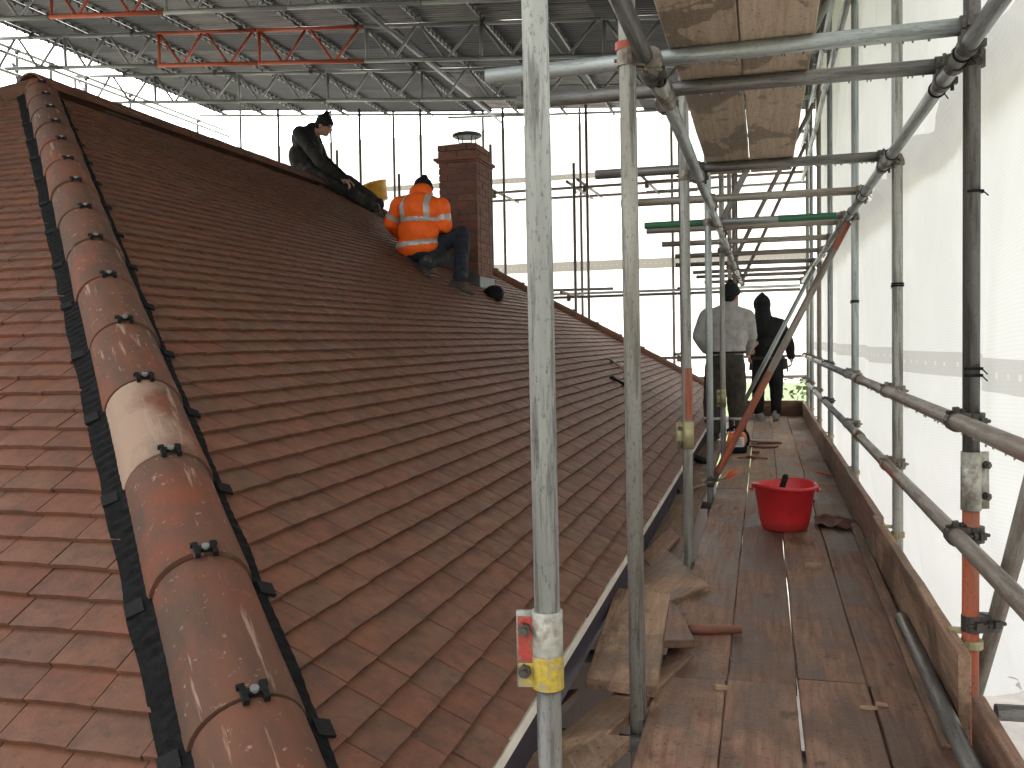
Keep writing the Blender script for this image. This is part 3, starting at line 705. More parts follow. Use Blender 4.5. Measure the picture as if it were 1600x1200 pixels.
# transverse braces
br = pole('brace', (-.345, 6.60, .10), (.562, 6.66, LZ - .03), 'galv_brown', sc)
a, b = Vector((-.345, 6.60, .10)), Vector((.562, 6.66, LZ - .03)); L = b - a
for s0_, s1_ in ((.03, .43), (.90, 1.0)):
    m = MB(); m.tube(a + L * s0_, a + L * s1_, TR + .0009, 16, cap=False); obj('paint_band', m, 'orange_paint', br, 'tube')
pole('brace', (-.34, 10.75, .12), (.56, 10.85, LZ - .03), 'galv', sc)
pole('brace', (-.33, 7.2, LZ + .02), (.56, 7.3, 3.75), 'galv_green', sc); pole('brace', (-.33, 10.8, LZ + .05), (.56, 10.9, 3.7), 'galv_far', sc); pole('brace', (-.28, 13.3, LZ), (.58, 13.35, 3.75), 'galv_far', sc)
for z in (3.33, 3.80): pole('ledger', (.555, 1.5, z), (.555, 13.8, z), 'galv', sc)
pole('ledger', (-.30, 3.0, 3.80), (-.30, 13.8, 3.80), 'galv', sc)
for y in (4.9, 7.0, 9.1, 11.2, 13.0): pole('transom', (-.45, y, 3.85), (.62, y, 3.85), 'galv', sc)
# toe boards on edge
def board(name, p, size, mat, parent=None, rot=(0, 0, 0), worn=.004, seed=0, ends=True):
    """plank with its length along local Y, slightly worn edges, its top chipped at the ends"""
    bx_, by_, bz_ = size; r = random.Random(seed + int(abs(p[1]) * 97) + int(abs(p[0]) * 931)); bm = bmesh.new(); n = max(2, int(by_ / .25))
    rings = []
    for i in range(n + 1):
        y = -by_ / 2 + by_ * i / n; ring = []
        dx, dz = r.uniform(-.0015, .0015), r.uniform(-.001, .0015); c = .004
        for x, z in ((-bx_ / 2 + c, -bz_ / 2), (bx_ / 2 - c, -bz_ / 2), (bx_ / 2, -bz_ / 2 + c), (bx_ / 2, bz_ / 2 - c), (bx_ / 2 - c, bz_ / 2), (-bx_ / 2 + c, bz_ / 2), (-bx_ / 2, bz_ / 2 - c), (-bx_ / 2, -bz_ / 2 + c)):
            ring.append(bm.verts.new((x + dx + r.uniform(-worn, worn) * .35, y + (r.uniform(-.004, .004) if i in (0, n) else 0), z + dz)))
        rings.append(ring)
    for i in range(n):
        for k in range(8): bm.faces.new((rings[i][k], rings[i][(k + 1) % 8], rings[i + 1][(k + 1) % 8], rings[i + 1][k]))
    bm.faces.new(rings[0][::-1]); bm.faces.new(rings[-1]); bmesh.ops.recalc_face_normals(bm, faces=bm.faces[:])
    me = bpy.data.meshes.new(name); bm.to_mesh(me); bm.free(); me.materials.append(MT[mat])
    o = link(name, me, parent); o.location = Vector(p) - (origin(parent) if parent is not None else Vector((0, 0, 0))); o.rotation_euler = rot; return o
for y0, y1, dx in ((2.78, 4.85, 0), (4.82, 8.6, .012), (8.6, 13.3, 0)):
    board('toe_board', (.54 + dx, (y0 + y1) / 2, .075), (.034, y1 - y0, .26), 'wood_dry' if y0 < 4 else 'wood', sc, (0, 0, R_(.1)))
board('toe_board', (.562, 1.2, .015), (.034, 3.0, .20), 'wood', sc)
board('toe_board', (.08, 13.32, .105), (.034, .92, .22), 'wood', sc, (0, 0, R_(90)))

# ------------------------------------------------------------------ deck of boards
deck = thing('scaffold_deck', 'walkway deck of wet reddish scaffold boards laid edge to edge', 'scaffold deck', (.08, 6, 0))
EDG = [(-.338, -.1195), (-.116, .0965), (.1005, .3105), (.314, .520)]
CUTS = [(-.8, 2.98, 6.85, 10.6, 13.3), (-.8, 2.98, 6.55, 10.3, 13.3), (-.8, 3.04, 6.95, 10.8, 13.3), (-.8, 3.04, 7.1, 10.9, 13.3)]
for k, (x0, x1) in enumerate(EDG):
    for j in range(4):
        y0, y1 = CUTS[k][j], CUTS[k][j + 1]
        board('board', ((x0 + x1) / 2 + rnd.uniform(-.002, .002), (y0 + y1) / 2, -.019 + rnd.uniform(-.003, .002)), (x1 - x0 + rnd.uniform(-.004, .003), y1 - y0 - .006, .038), 'wood' if j < 2 else 'wood_dry', deck, (0, 0, rnd.gauss(0, .0004)), seed=k * 7 + j)
for (x0, x1, y0, y1) in ((-.60, -.412, 4.45, 8.3), (-.60, -.412, 8.3, 13.2)):
    board('board', ((x0 + x1) / 2, (y0 + y1) / 2, -.021), (x1 - x0, y1 - y0 - .006, .038), 'wood_dry' if y0 < 5 else 'wood', deck, seed=3)
for y in (1.2, 2.6, 3.3, 4.7, 6.5, 8.3, 10.4, 12.4): 
    m = MB(); m.tube((-.75, y, -.0655), (.68, y, -.0655), TR, 12); obj('transom', m, 'galv_dark', deck, 'tube')
board('batten', (.487, 4.1, .009), (.045, 3.0, .014), 'wood_dry', deck, (0, 0, R_(-.6)))
# overhead platform
ov = thing('overhead_platform', 'platform of two water stained boards overhead on the transoms', 'platform', (-.06, 3.5, 1.98))
OZ = TZ + TR + .019
board('board', (-.165, 3.1, OZ), (.206, 3.95, .038), 'wood_over', ov, seed=1); board('board', (.046, 3.1, OZ), (.208, 3.95, .038), 'wood_over', ov, seed=2)

# ------------------------------------------------------------------ far scaffold across the end of the house
fs_ = thing('scaffold', 'rusty tube scaffold standing in front of the far white sheeting', 'scaffold', (-4, 15.4, GZ))
far_std = []
for px, Y, yt in ((434, 15.2, 172), (561, 15.2, 172), (656, 15.2, 172), (785, 15.2, 172), (915, 15.2, 165), (1060, 15.2, 160), (375, 16.35, 175), (516, 16.35, 175), (614, 16.35, 175), (754, 16.35, 175), (905, 16.35, 170), (1048, 16.35, 165)):
    t = ony(px, yt, Y); b = ony(px + 4, 500, Y); q = pole('standard', (b.x + .02, Y, GZ), (t.x, Y, t.z + .02), 'galv_far', fs_, seg=10); far_std.append(q)
for px, yt, Y in ((526, 235, 14.6), (623, 272, 14.6), (896, 255, 14.5), (766, 226, 14.9)):
    t = ony(px, yt, Y); pole('standard', (t.x, Y, GZ), t, 'galv_far', fs_, seg=10)
for (xa, ya), (xb, yb), Y, mat in (((312, 181), (830, 178), 16.3, 'galv'), ((700, 184), (1120, 170), 16.3, 'galv'), ((764, 302), (1085, 281), 15.14, 'galv_far'), ((764, 315), (1090, 297), 16.29, 'galv_far'),
        ((1010, 284), (1262, 268), 15.14, 'galv_far'), ((1010, 300), (1262, 284), 16.29, 'galv'), ((820, 467), (1250, 452), 15.14, 'galv_far'), ((820, 462), (1250, 446), 15.7, 'galv'), ((790, 456), (958, 451), 14.9, 'galv_far'), ((995, 560), (1262, 556), 15.14, 'galv_far'), ((1040, 592), (1262, 588), 15.14, 'galv_far')):
    a, b = ony(xa, ya, Y), ony(xb, yb, Y); led = pole('ledger', a, b, mat, fs_, seg=10)
for px, py, Y in ((772, 306), (900, 303), (912, 300), (1010, 290), (890, 465), (1065, 462), (1062, 281)) and [(772, 303, 15.14), (897, 296, 15.14), (913, 293, 15.14), (1010, 287, 15.14), (888, 464, 15.14), (1066, 458, 15.14), (1150, 455, 15.14), (1060, 558, 15.14)]:
    p = ony(px, py, Y); coupler(p, ex, ey, (0, 0, -.05), far_std[3], 'coupler', .07)
    m = pole('putlog', p + Vector((-.02, -.5, .05)), p + Vector((.05, 1.4, .05)), 'galv_far', fs_, seg=10)
# ------------------------------------------------------------------ scaffold on the far side of the ridge
ls = thing('scaffold', 'pale scaffold rails and posts standing behind the roof ridge against the sky', 'scaffold', (-10.2, 10, GZ))
XLs = -10.7
for x, dz in ((XLs, 5.585), (XLs + .1, 5.45), (XLs, 5.215)):
    pole('guardrail', (x, 6.0, dz), (x, 16.9, dz), 'galv', ls, seg=10)
for px in (31, 83, 137, 205, 309):
    y = onx(px, 110, XLs).y; q = pole('standard', (XLs - .05, y, GZ), (XLs - .05, y, 5.62), 'galv', ls, seg=10)
    for dz in (5.585, 5.215): coupler((XLs, y - .03, dz), ey, up, (-.05, .03, 0), q, 'coupler', .07)
q = onx(20, 100, XLs); pole('brace', q, onx(42, 150, XLs - .3), 'galv', ls, seg=10)

# ------------------------------------------------------------------ temporary roof
tr = thing('temporary_roof', 'corrugated metal temporary roof on lattice beams above the house', 'temporary roof', (-5, 10, 5))
def sheet_z(x): return 5.80 - .078 * (x + 10.5)
YF, YN = 16.2, 2.6
cz_ = []
def corr_mesh(L, Wd, seed):
    n = 66; vs = []; fs = []
    for i in range(n + 1):
        y = -Wd / 2 + Wd * i / n; z = .017 * math.sin(2 * math.pi * y / .076)
        for x in (-L / 2, L / 2): vs.append((x, y, z))
    fs = [(2 * i, 2 * i + 1, 2 * i + 3, 2 * i + 2) for i in range(n)]
    me = bpy.data.meshes.new('roof_sheet'); me.from_pydata(vs, [], fs); me.materials.append(MT['corr']); me.polygons.foreach_set('use_smooth', [True] * n)
    me.update(); return me
CM = corr_mesh(2.95, .84, 0)
x = -10.5; k = 0
ang = math.atan(.078)
while x < .9:
    y = YN + (.0 if k % 2 else -.1)
    while y < YF - .3:
        o = link('roof_sheet', CM, tr); xc = x + 1.42
        o.location = Vector((xc, y + .4, sheet_z(xc) + (.012 if k % 2 else .026) + rnd.uniform(-.004, .004))) - origin(tr)
        o.rotation_euler = (rnd.gauss(0, .004), ang + rnd.gauss(0, .003), rnd.gauss(0, .004)); y += .765
    x += 2.85; k += 1
PUR = []
for i in range(14):
    xp = -10.28 + .86 * i; PUR.append(xp)
    pu = pole('purlin', (xp, YN - .2, sheet_z(xp) - .05), (xp, YF + .25, sheet_z(xp) - .05), 'purlin', tr, .026, True, 10)
    m = MB(); y = 8.2
    while y < YF:       # hook bolts holding the sheets down
        m.box((xp, y, sheet_z(xp) - .012), (.018, .05, .05)); m.box((xp + .03, y, sheet_z(xp) - .075), (.014, .02, .06)); y += .153
    obj('hook', m, 'purlin', pu)
UN = 1.57
def lattice(Y, reds=(), top_red=()):
    bm_ = bpy.data.objects.new('lattice_beam', None); COL.objects.link(bm_); bm_.parent = tr; bm_.location = Vector((-5, Y, sheet_z(-5) - .35)) - origin(tr)
    x0 = -11.3; n = 8
    zt = lambda x: sheet_z(x) - .105; zb = lambda x: sheet_z(x) - .545
    for i in range(n):
        xa, xb = x0 + i * UN, x0 + (i + 1) * UN - .012
        mt_ = 'red_paint' if i in reds else 'alu'
        pole('chord', (xa, Y, zt(xa)), (xb, Y, zt(xb)), mt_ if not (i in top_red) else 'alu', bm_, .027, True, 10)
        pole('chord', (xa, Y, zb(xa)), (xb, Y, zb(xb)), mt_, bm_, .027, True, 10)
        pole('post', (xa + .03, Y, zt(xa)), (xa + .03, Y, zb(xa)), mt_ if i in reds else 'alu', bm_, .023, False, 8)
        for s0, s1, d in ((.06, .36, 1), (.72, .42, 1), (.80, 1.10, 1), (1.50, 1.16, 1)):
            pole('brace', (xa + s0, Y, zt(xa + s0) - .02), (xa + s1, Y, zb(xa + s1) + .02), mt_, bm_, .0185, False, 8)
    for xp in PUR[::2]:
        coupler((xp, Y, zt(xp)), ex, ey, (0, 0, .055), bm_, 'coupler_dark', .05)
lattice(13.3); lattice(11.27, (2, 3)); lattice(9.25, (2,)); lattice(7.22); lattice(5.2)
xq = -4.62
pole('tie_tube', (xq, 8.3, sheet_z(xq) - .20), (xq, 16.4, sheet_z(xq) - .20), 'alu', tr, TR, True, 12)

# ------------------------------------------------------------------ sheeting
def cloth(name, P, nu, nv, mat, label, disp, base, thick=.0):
    """P(s, t) -> point; disp(s, t) -> offset vector"""
    vs = [P(i / nu, j / nv) + disp(i / nu, j / nv) for j in range(nv + 1) for i in range(nu + 1)]
    m = MB(); m.add(vs, [(j * (nu + 1) + i, j * (nu + 1) + i + 1, (j + 1) * (nu + 1) + i + 1, (j + 1) * (nu + 1) + i) for j in range(nv) for i in range(nu)])
    o = obj(name, m, mat, None, True, base); return tag(o, label, 'sheeting')
def N3(x, y, z): return noise.noise(Vector((x, y, z)))
# lower side sheet: hangs from the head-height ledger down past the toe board, billowing between the standards
def low_bottom(y):
    k = max(0, min(1, (4.3 - y) / 1.2)); k = k * k * (3 - 2 * k); return -.42 + .42 * k
def P_low(s, t): y = -1.0 + 15.6 * s; z0 = low_bottom(y); z = z0 + (1.96 - z0) * t; return Vector((.665, y, z))
def D_low(s, t):
    y = -1.0 + 15.6 * s; z = -.14 + 2.10 * t; fold = N3(y * 1.4, z * .35, 11)
    tie = min(abs(y - q) for q in STD_Y + [1.2, -.4, 15]); bel = min(1, tie / .8)
    bel = bel * bel * (3 - 2 * bel); edge = math.sin(math.pi * min(1, t * 1.02)) ** .6 if t < 1 else 0
    dx = .09 * bel * edge + .022 * N3(y * 3.1, z * .7, 1) * (1 - t * .6) + .012 * math.sin(y * 22 + 3 * N3(y, z, 4)) * (1 - t) ** 2 + (.16 * (1 - t) ** 5) + .008 * N3(y * 9, z * 5, 8)
    dx += .09 * fold * (1 - t * .5) + .045 * math.sin(5.5 * y + 2.2 * z + 3 * N3(y * .8, z * .5, 21)) * (.3 + .7 * (1 - t)) * (.4 + .6 * bel)
    if t > .97: dx -= .05 * (t - .97) / .03
    ties = min(abs(y - q) for q in (-.4, .6, 1.7, 2.9, 3.3, 4.4, 5.5, 6.3, 7.4, 8.5, 9.6, 10.7, 11.8, 13, 14.5)); sag = .075 * (1 - math.cos(math.pi * min(1, ties / .6))) / 2 * max(0, (t - .7) / .3)
    return Vector((dx, .02 * N3(y, z * 2, 5), .03 * N3(y * 1.5, 3, 2) * (1 - t) - sag))
cloth('plastic_sheet', P_low, 420, 44, 'sheet_right', 'white reinforced sheet tied behind the guardrails on the right', D_low, (.66, 6, 0))
def P_up(s, t): return Vector((.80, -1.0 + 15.6 * s, 1.80 + 3.15 * t))
def D_up(s, t):
    y = -1.0 + 15.6 * s; z = 1.8 + 3.15 * t
    return Vector((.10 * N3(y * .8, z * .5, 3) + .05 * N3(y * 3, z * .8, 7) + .03 * math.sin(y * 11 + 3.5 * N3(y * .7, z * .6, 1)) * (.4 + N3(y * .5, z * .4, 9)) + .02 * N3(y * 7 + z * 3, z * 2, 13), .02 * N3(y, z, 5), 0))
cloth('plastic_sheet', P_up, 460, 40, 'sheet_upper', 'upper white sheet hanging outside the scaffold above head height', D_up, (.8, 6, 1.8))
def P_far(s, t): return Vector((-10.45 + 11.2 * s, 16.62, .42 + 4.65 * t))
def D_far(s, t):
    x = -10.45 + 11.2 * s; z = .42 + 4.65 * t
    return Vector((0, .05 * N3(x * .9, z * .8, 2) + .02 * N3(x * 3, z * 2, 6), (.035 * N3(x * 1.3, 1, 1) + .03 * abs(math.sin(x * 1.9))) * (1 if t > .9 else .3)))
cloth('plastic_sheet', P_far, 160, 40, 'sheet_far', 'brightly backlit white sheet closing off the far end of the scaffold', D_far, (-4.8, 16.6, .4))
# ------------------------------------------------------------------ loose boards, tubes and tools on the deck
def quad_board(pts, ztop, thick, mat, label, dry=0, dz=(0, 0, 0, 0)):
    """a plank given by the four corners of its top face; the object is turned so that its length is local Y"""
    P = [onz(x, y, ztop) + Vector((0, 0, q)) for (x, y), q in zip(pts, dz)]
    c = sum(P, Vector()) / 4; l = (P[1] - P[0]) + (P[2] - P[3]); a = math.atan2(l.y, l.x) - math.pi / 2
    rm = Matrix.Rotation(-a, 3, 'Z'); m = MB(); loc = [rm @ (p - c) for p in P]
    m.prism([q - Vector((0, 0, thick)) for q in loc], (0, 0, thick)); me = m.mesh('loose_board', mat)
    bm = bmesh.new(); bm.from_mesh(me); bmesh.ops.recalc_face_normals(bm, faces=bm.faces[:]); bmesh.ops.bevel(bm, geom=bm.edges[:], offset=.003, segments=1, affect='EDGES'); bm.to_mesh(me); bm.free()
    o = link('loose_board', me); o.location = c; o.rotation_euler = (0, 0, a); return tag(o, label, 'board', 'loose boards beside the eaves')
quad_board([(915, 1058), (962, 918), (1048, 928), (1026, 1072)], .055, .038, 'wood_dry', 'short plank lying loose between the two nearest inner scaffold tubes')
quad_board([(780, 1215), (985, 1062), (1085, 1022), (905, 1185)], .008, .038, 'wood_dry', 'long plank lying aslant beneath the short loose plank')
quad_board([(860, 1260), (872, 1190), (940, 1146), (985, 1150)], .012, .038, 'wood_dry', 'plank end with rounded corner at the foot of the nearest inner tube')
quad_board([(640, 1330), (735, 1200), (830, 1088), (905, 1075)], -.05, .038, 'wood_dark', 'mossy plank lying low under the eaves at the bottom edge')
quad_board([(1036, 1000), (1046, 936), (1060, 950), (1086, 1000)], .062, .03, 'wood', 'dark triangular offcut on the deck beside the short loose plank')
quad_board([(962, 905), (1030, 848), (1108, 914), (1045, 940)], .022, .03, 'wood_dry', 'wide board laid crosswise in front of the second inner tube')
quad_board([(1000, 868), (1046, 822), (1062, 838), (1016, 884)], .026, .02, 'wood', 'narrow dark board laid crosswise close to the white eaves trim')
def rbox(m_name, size, mat, parent, p, rot=(0, 0, 0), bev=.008, seg=2, taper=1.0):
    m = MB(); m.box((0, 0, 0), size, taper=taper); me = m.mesh(m_name, mat); bm = bmesh.new(); bm.from_mesh(me)
    bmesh.ops.bevel(bm, geom=bm.edges[:], offset=bev, segments=seg, affect='EDGES', profile=.6); bm.to_mesh(me); bm.free()
    me.polygons.foreach_set('use_smooth', [True] * len(me.polygons))
    try: me.set_sharp_from_angle(angle=R_(50))
    except Exception: pass
    o = link(m_name, me, parent); o.location = Vector(p) - (origin(parent) if parent is not None else Vector((0, 0, 0))); o.rotation_euler = rot; return o
MT['red_plastic'] = simple('red_plastic', (.55, .022, .028), .38, 0, .12, 9, .06, dirt=(.30, .05, .04), dirtamt=.45)
MT['yellow_plastic'] = simple('yellow_plastic', (.80, .40, .05), .45, 0, .15, 9, .08, dirt=(.3, .18, .07), dirtamt=.5)  # base colour raised in place of light shining through the plastic
MT['orange_plastic'] = simple('orange_plastic', (.72, .13, .02), .4, 0, .12, 18, .05)
MT['white_plastic'] = simple('white_plastic', (.66, .64, .60), .45, 0, .12, 18, .05)
MT['tile_chip'] = simple('tile_chip', (.18, .07, .045), .75, 0, .4, 25, .4)
MT['rag'] = simple('muddy_rag', (.12, .052, .035), .85, 0, .4, 18, .5)
MT['pale_wood'] = simple('pale_wood', (.30, .21, .13), .8, 0, .3, 25, .3)
# tub
tp = onz(1226, 826, 0); tp.z = .001
tub = thing('tub', 'round red plastic builders tub standing on the walkway boards', 'tub', tp)
H_, R1, R0 = .262, .168, .128
m = MB(); m.lathe(tp, [(0, .0), (R0 - .01, .0), (R0, .008), (R0 + .012, .06), (R1 - .006, H_ - .03), (R1 + .004, H_ - .024), (R1 + .012, H_ - .012), (R1 + .012, H_), (R1 + .004, H_ + .003), (R1 - .006, H_ - .005), (R0 + .006, .05), (R0 - .008, .012), (0, .012)], 40)
for i, v_ in enumerate(m.v):
    d = v_ - tp; a = math.atan2(d.y, d.x); k = 1 + .035 * math.cos(2 * a + .6) * max(0, d.z / H_); v_.x = tp.x + d.x * k; v_.y = tp.y + d.y / k; v_.z += .008 * math.sin(2 * a) * max(0, d.z / H_)
obj('shell', m, 'red_plastic', tub, True)
for sg in (-1, 1):
    m = MB(); pts = [tp + Vector((sg * (R1 + .01 + .014 * math.sin(math.pi * k / 6)), -.05 + .1 * k / 6, H_ - .03 + .0 * k)) for k in range(7)]
    for a, b in zip(pts, pts[1:]): m.tube(a, b, .008, 8)
    obj('handle', m, 'red_plastic', tub, True)
m = MB(); m.lathe(tp, [(0, .16), (.10, .165), (.142, .15)], 24); 
for v_ in m.v: v_.z += .015 * N3(v_.x * 20, v_.y * 20, 1)
obj('mortar', m, 'rag', tub, True)
tool = thing('trowel', 'black tool handle sticking up out of the red tub', 'trowel', tp + Vector((-.01, 0, .16)))
m = MB(); m.tube(tp + Vector((-.035, .01, .17)), tp + Vector((.005, -.03, .305)), .014, 12, .017); m.lathe(tp + Vector((.005, -.03, .305)), [(.017, 0), (.014, .01), (0, .014)], 12, (.28, -.28, .9)); obj('handle', m, 'rubber', tool, True)
m = MB(); m.box(tp + Vector((-.05, .03, .155)), (.08, .10, .004)); obj('blade', m, 'alu', tool)
# pipe along the toe board
pp = MB(); a, b = onz(1408, 966, .027), onz(1560, 1290, .027); pp.tube(a, b, TR, 18, hollow=True); tag(obj('scaffold_tube', pp, 'galv_dark', None, 'tube', (a + b) / 2), 'dark wet tube lying on the deck along the toe board', 'tube')
# chainsaw
cp = onz(1150, 709, 0)
saw = thing('chainsaw', 'orange and white petrol cut-off saw standing on the deck behind the brace', 'chainsaw', cp)
rbox('base', (.20, .34, .07), 'rubber', saw, cp + Vector((.0, .17, .04)), bev=.02)
rbox('housing', (.17, .26, .12), 'orange_plastic', saw, cp + Vector((.01, .16, .13)), (0, R_(4), 0), .03, 3, .8)
rbox('rear_cover', (.105, .02, .10), 'white_plastic', saw, cp + Vector((.025, .018, .105)), (R_(-8), 0, 0), .009)
rbox('cover_panel', (.05, .02, .16), 'orange_plastic', saw, cp + Vector((-.06, .02, .12)), (0, R_(10), 0), .008)
for i in range(4): rbox('vent', (.055, .004, .006), 'rubber', saw, cp + Vector((.025, .0065 - i * .0, .085 + i * .016)), (R_(-8), 0, 0), .001, 1)
m = MB(); pts = [cp + Vector((.0 + .115 * math.cos(a), .10, .13 + .118 * math.sin(a))) for a in [R_(-70 + 14 * k) for k in range(16)]]
for a, b in zip(pts, pts[1:]): m.tube(a, b, .013, 8)
obj('handle', m, 'rubber', saw, True)
m = MB(); m.lathe(cp + Vector((-.03, .47, .15)), [(0, -.003), (.15, -.003), (.15, .003), (0, .003)], 32, (1, 0, 0)); obj('disc', m, 'galv_dark', saw)
m = MB(); m.box(cp + Vector((-.03, .36, .15)), (.03, .2, .06)); obj('arm', m, 'rubber', saw)
# broken tiles, chips and offcuts
def chip(name, px, py, size, rz, mat, label, cat, tilt=0, lift=0, grp='broken bits lying on the deck', seed=0):
    r = random.Random(seed + px); L, W_, T = size; n = 9; poly = []
    for i in range(n):
        a = 2 * math.pi * i / n; k = 1 / max(abs(math.cos(a)), abs(math.sin(a))); k = min(k, 1.25) * r.uniform(.8, 1.08); poly.append(Vector((L / 2 * math.cos(a) * k, W_ / 2 * math.sin(a) * k, 0)))
    m = MB(); m.prism(poly, (0, 0, T)); me = m.mesh(name, mat); bm = bmesh.new(); bm.from_mesh(me); bmesh.ops.recalc_face_normals(bm, faces=bm.faces[:])
    for v_ in bm.verts: v_.co += Vector((0, 0, r.uniform(-.1, .1) * T))
    bm.to_mesh(me); bm.free(); o = link(name, me); p = onz(px, py, 0); o.location = (p.x, p.y, .002 + lift + abs(math.sin(tilt)) * L / 2); o.rotation_euler = (0, tilt, R_(rz)); return tag(o, label, cat, grp)
chip('tile_piece', 1198, 693, (.34, .15, .014), 8, 'tile_chip', 'long flat tile piece lying just right of the saw', 'tile piece', R_(3))
chip('tile_piece', 1193, 699, (.30, .12, .014), -5, 'tile_chip', 'dark tile piece tucked under another beside the saw', 'tile piece')
chip('tile_piece', 1166, 716, (.18, .07, .013), 25, 'tile_chip', 'narrow tile shard in front of the saw, leftmost of its pair', 'tile piece')
chip('tile_piece', 1182, 717, (.20, .06, .013), -8, 'tile_chip', 'narrow tile shard in front of the saw, rightmost of its pair', 'tile piece', R_(4))
chip('tile_piece', 1180, 709, (.06, .05, .025), 30, 'tile_chip', 'small round tile lump between the saw and the shards', 'tile piece')
chip('tile_piece', 1288, 745, (.15, .07, .014), 10, 'red_tag', 'red curved fragment near the toe board beyond the tub', 'fragment', R_(12), .0)
chip('wood_block', 1272, 888, (.075, .05, .022), 8, 'pale_wood', 'little wooden block on the boards in front of the red tub', 'wood block')
chip('wood_chip', 1126, 1078, (.045, .022, .012), 12, 'pale_wood', 'pale wood chip near the cut ends of the boards on the left', 'wood chip')
chip('wood_chip', 1357, 1109, (.05, .014, .009), 5, 'pale_wood', 'pale splinter left of the gap in the nearest boards', 'wood chip')
chip('wood_chip', 1377, 1104, (.035, .013, .009), -6, 'pale_wood', 'pale splinter right of the gap in the nearest boards', 'wood chip')
chip('wood_chip', 1266, 786, (.05, .03, .02), 20, 'rag', 'dark lump touching the right side of the red tub', 'lump')
chip('tile_piece', 1043, 771, (.16, .07, .03), 0, 'rubber', 'short black offcut by the white eaves trim', 'offcut')
chip('tile_piece', 1086, 722, (.30, .09, .03), -50, 'rubber', 'black strip leaning near the eaves behind the orange banded tube', 'strip', R_(10))
# rag
rp = onz(1305, 820, 0); rag = MB(); n = 16; vs = []
for j in range(n + 1):
    for i in range(n + 1):
        x, y = (i / n - .5) * .22, (j / n - .5) * .30; e = 1 + .25 * N3(x * 14, y * 14, 2)
        vs.append(Vector((rp.x + x * e, rp.y + y * e, .006 + .045 * max(0, N3(x * 16, y * 12, 5) + .35) * max(0, 1 - (abs(x) / .13) ** 3))))
rag.add(vs, [(j * (n + 1) + i, j * (n + 1) + i + 1, (j + 1) * (n + 1) + i + 1, (j + 1) * (n + 1) + i) for j in range(n) for i in range(n)])
tag(obj('rag', rag, 'rag', None, True, (rp.x, rp.y, 0)), 'crumpled muddy brown rag on the deck beside the toe board', 'rag')
# orange bar and brush
a, b = onz(1076, 984, .02), onz(1158, 983, .02); m = MB(); m.tube(a, b, .016, 12, hollow=True); m.tube(a - (b - a) * .0, a + (b - a) * .55, .0175, 12); tag(obj('painted_tube', m, 'orange_paint', None, 'tube', (a + b) / 2), 'short orange painted tube lying across the reddened deck boards', 'tube')
a, b = onz(1075, 766, .02), onz(1133, 746, .05); br_ = thing('brush', 'hand brush with orange bristles beside the foot of the third inner tube', 'brush', (a + b) / 2)
m = MB(); m.tube(a, b, .011, 10, .013); obj('handle', m, 'pale_wood', br_, True)
m = MB(); d = (b - a).normalized(); rr = random.Random(5)
for k in range(26):
    q = b + Vector((rr.uniform(-.012, .012), rr.uniform(-.012, .012), rr.uniform(-.008, .012))); m.tube(q, q + d * .13 + Vector((rr.uniform(-.03, .03), rr.uniform(-.06, .06), rr.uniform(-.03, .05))), .003, 5, .002)
obj('bristles', m, 'orange_plastic', br_)
# ------------------------------------------------------------------ things on the roof
def onroof(x, y, h=.03):
    v = ray(x, y); t = math.tan(TH); o = h / CT; s_ = (ZE + o + XE * t - CAM.z) / (v.z + v.x * t); return CAM + v * s_
a, b = onroof(951, 561, .05), onroof(976, 578, .05); hm = thing('hammer', 'pale handled slater hammer lying on the tiles beside the second inner tube', 'hammer', (a + b) / 2)
m = MB(); m.tube(a + (b - a) * .25, b + (b - a) * .5, .013, 10); obj('handle', m, 'pale_wood', hm, True)
m = MB(); q = a + (b - a) * .25; s_ = (b - a).cross(NM).normalized(); m.tube(q - s_ * .05, q + s_ * .05, .017, 10); m.tube(q, a - (b - a) * .1, .016, 8, .008); obj('head', m, 'coupler', hm, True)
a, b = onroof(956, 590, .045), onroof(985, 606, .045); m = MB(); m.tube(a, b + (b - a) * .3, .014, 10); m.box(a, (.04, .05, .03)); tag(obj('bar_tool', m, 'rubber', None, False, (a + b) / 2), 'dark bar tool lying on the tiles below the hammer', 'tool')
# black lump of lead roll by the chimney foot
q = onroof(772, 459, .07); m = MB(); m.lathe(q, [(0, -.09), (.06, -.085), (.105, -.04), (.11, .02), (.075, .06), (.0, .07)], 18, (.3, -.5, .8))
for v_ in m.v: v_ += (v_ - q).normalized() * .014 * N3(v_.x * 14, v_.y * 14, v_.z * 14)
tag(obj('flexible_bucket', m, 'rubber', None, True, q), 'crumpled black rubber bucket wedged at the foot of the chimney', 'bucket')
# yellow bucket
q = ony(592, 315, 10.95); bk = thing('bucket', 'tilted yellow plastic bucket resting on the far hip beside the worker in black', 'bucket', q)
axv = Vector((-.22, -.1, .95)).normalized(); m = MB(); m.lathe(q, [(0, 0), (.115, 0), (.122, .01), (.155, .22), (.166, .225), (.166, .24), (.152, .24), (.118, .02), (0, .02)], 28, axv); obj('shell', m, 'yellow_plastic', bk, True)
m = MB(); U = axv.orthogonal().normalized(); V_ = axv.cross(U); pts = [q + axv * (.235 + .02 * math.sin(R_(a))) + U * (.168 * math.cos(R_(a))) + V_ * (.168 * math.sin(R_(a))) for a in range(150, 280, 12)]
for a, b in zip(pts, pts[1:]): m.tube(a, b, .008, 8)
obj('handle', m, 'yellow_plastic', bk, True)
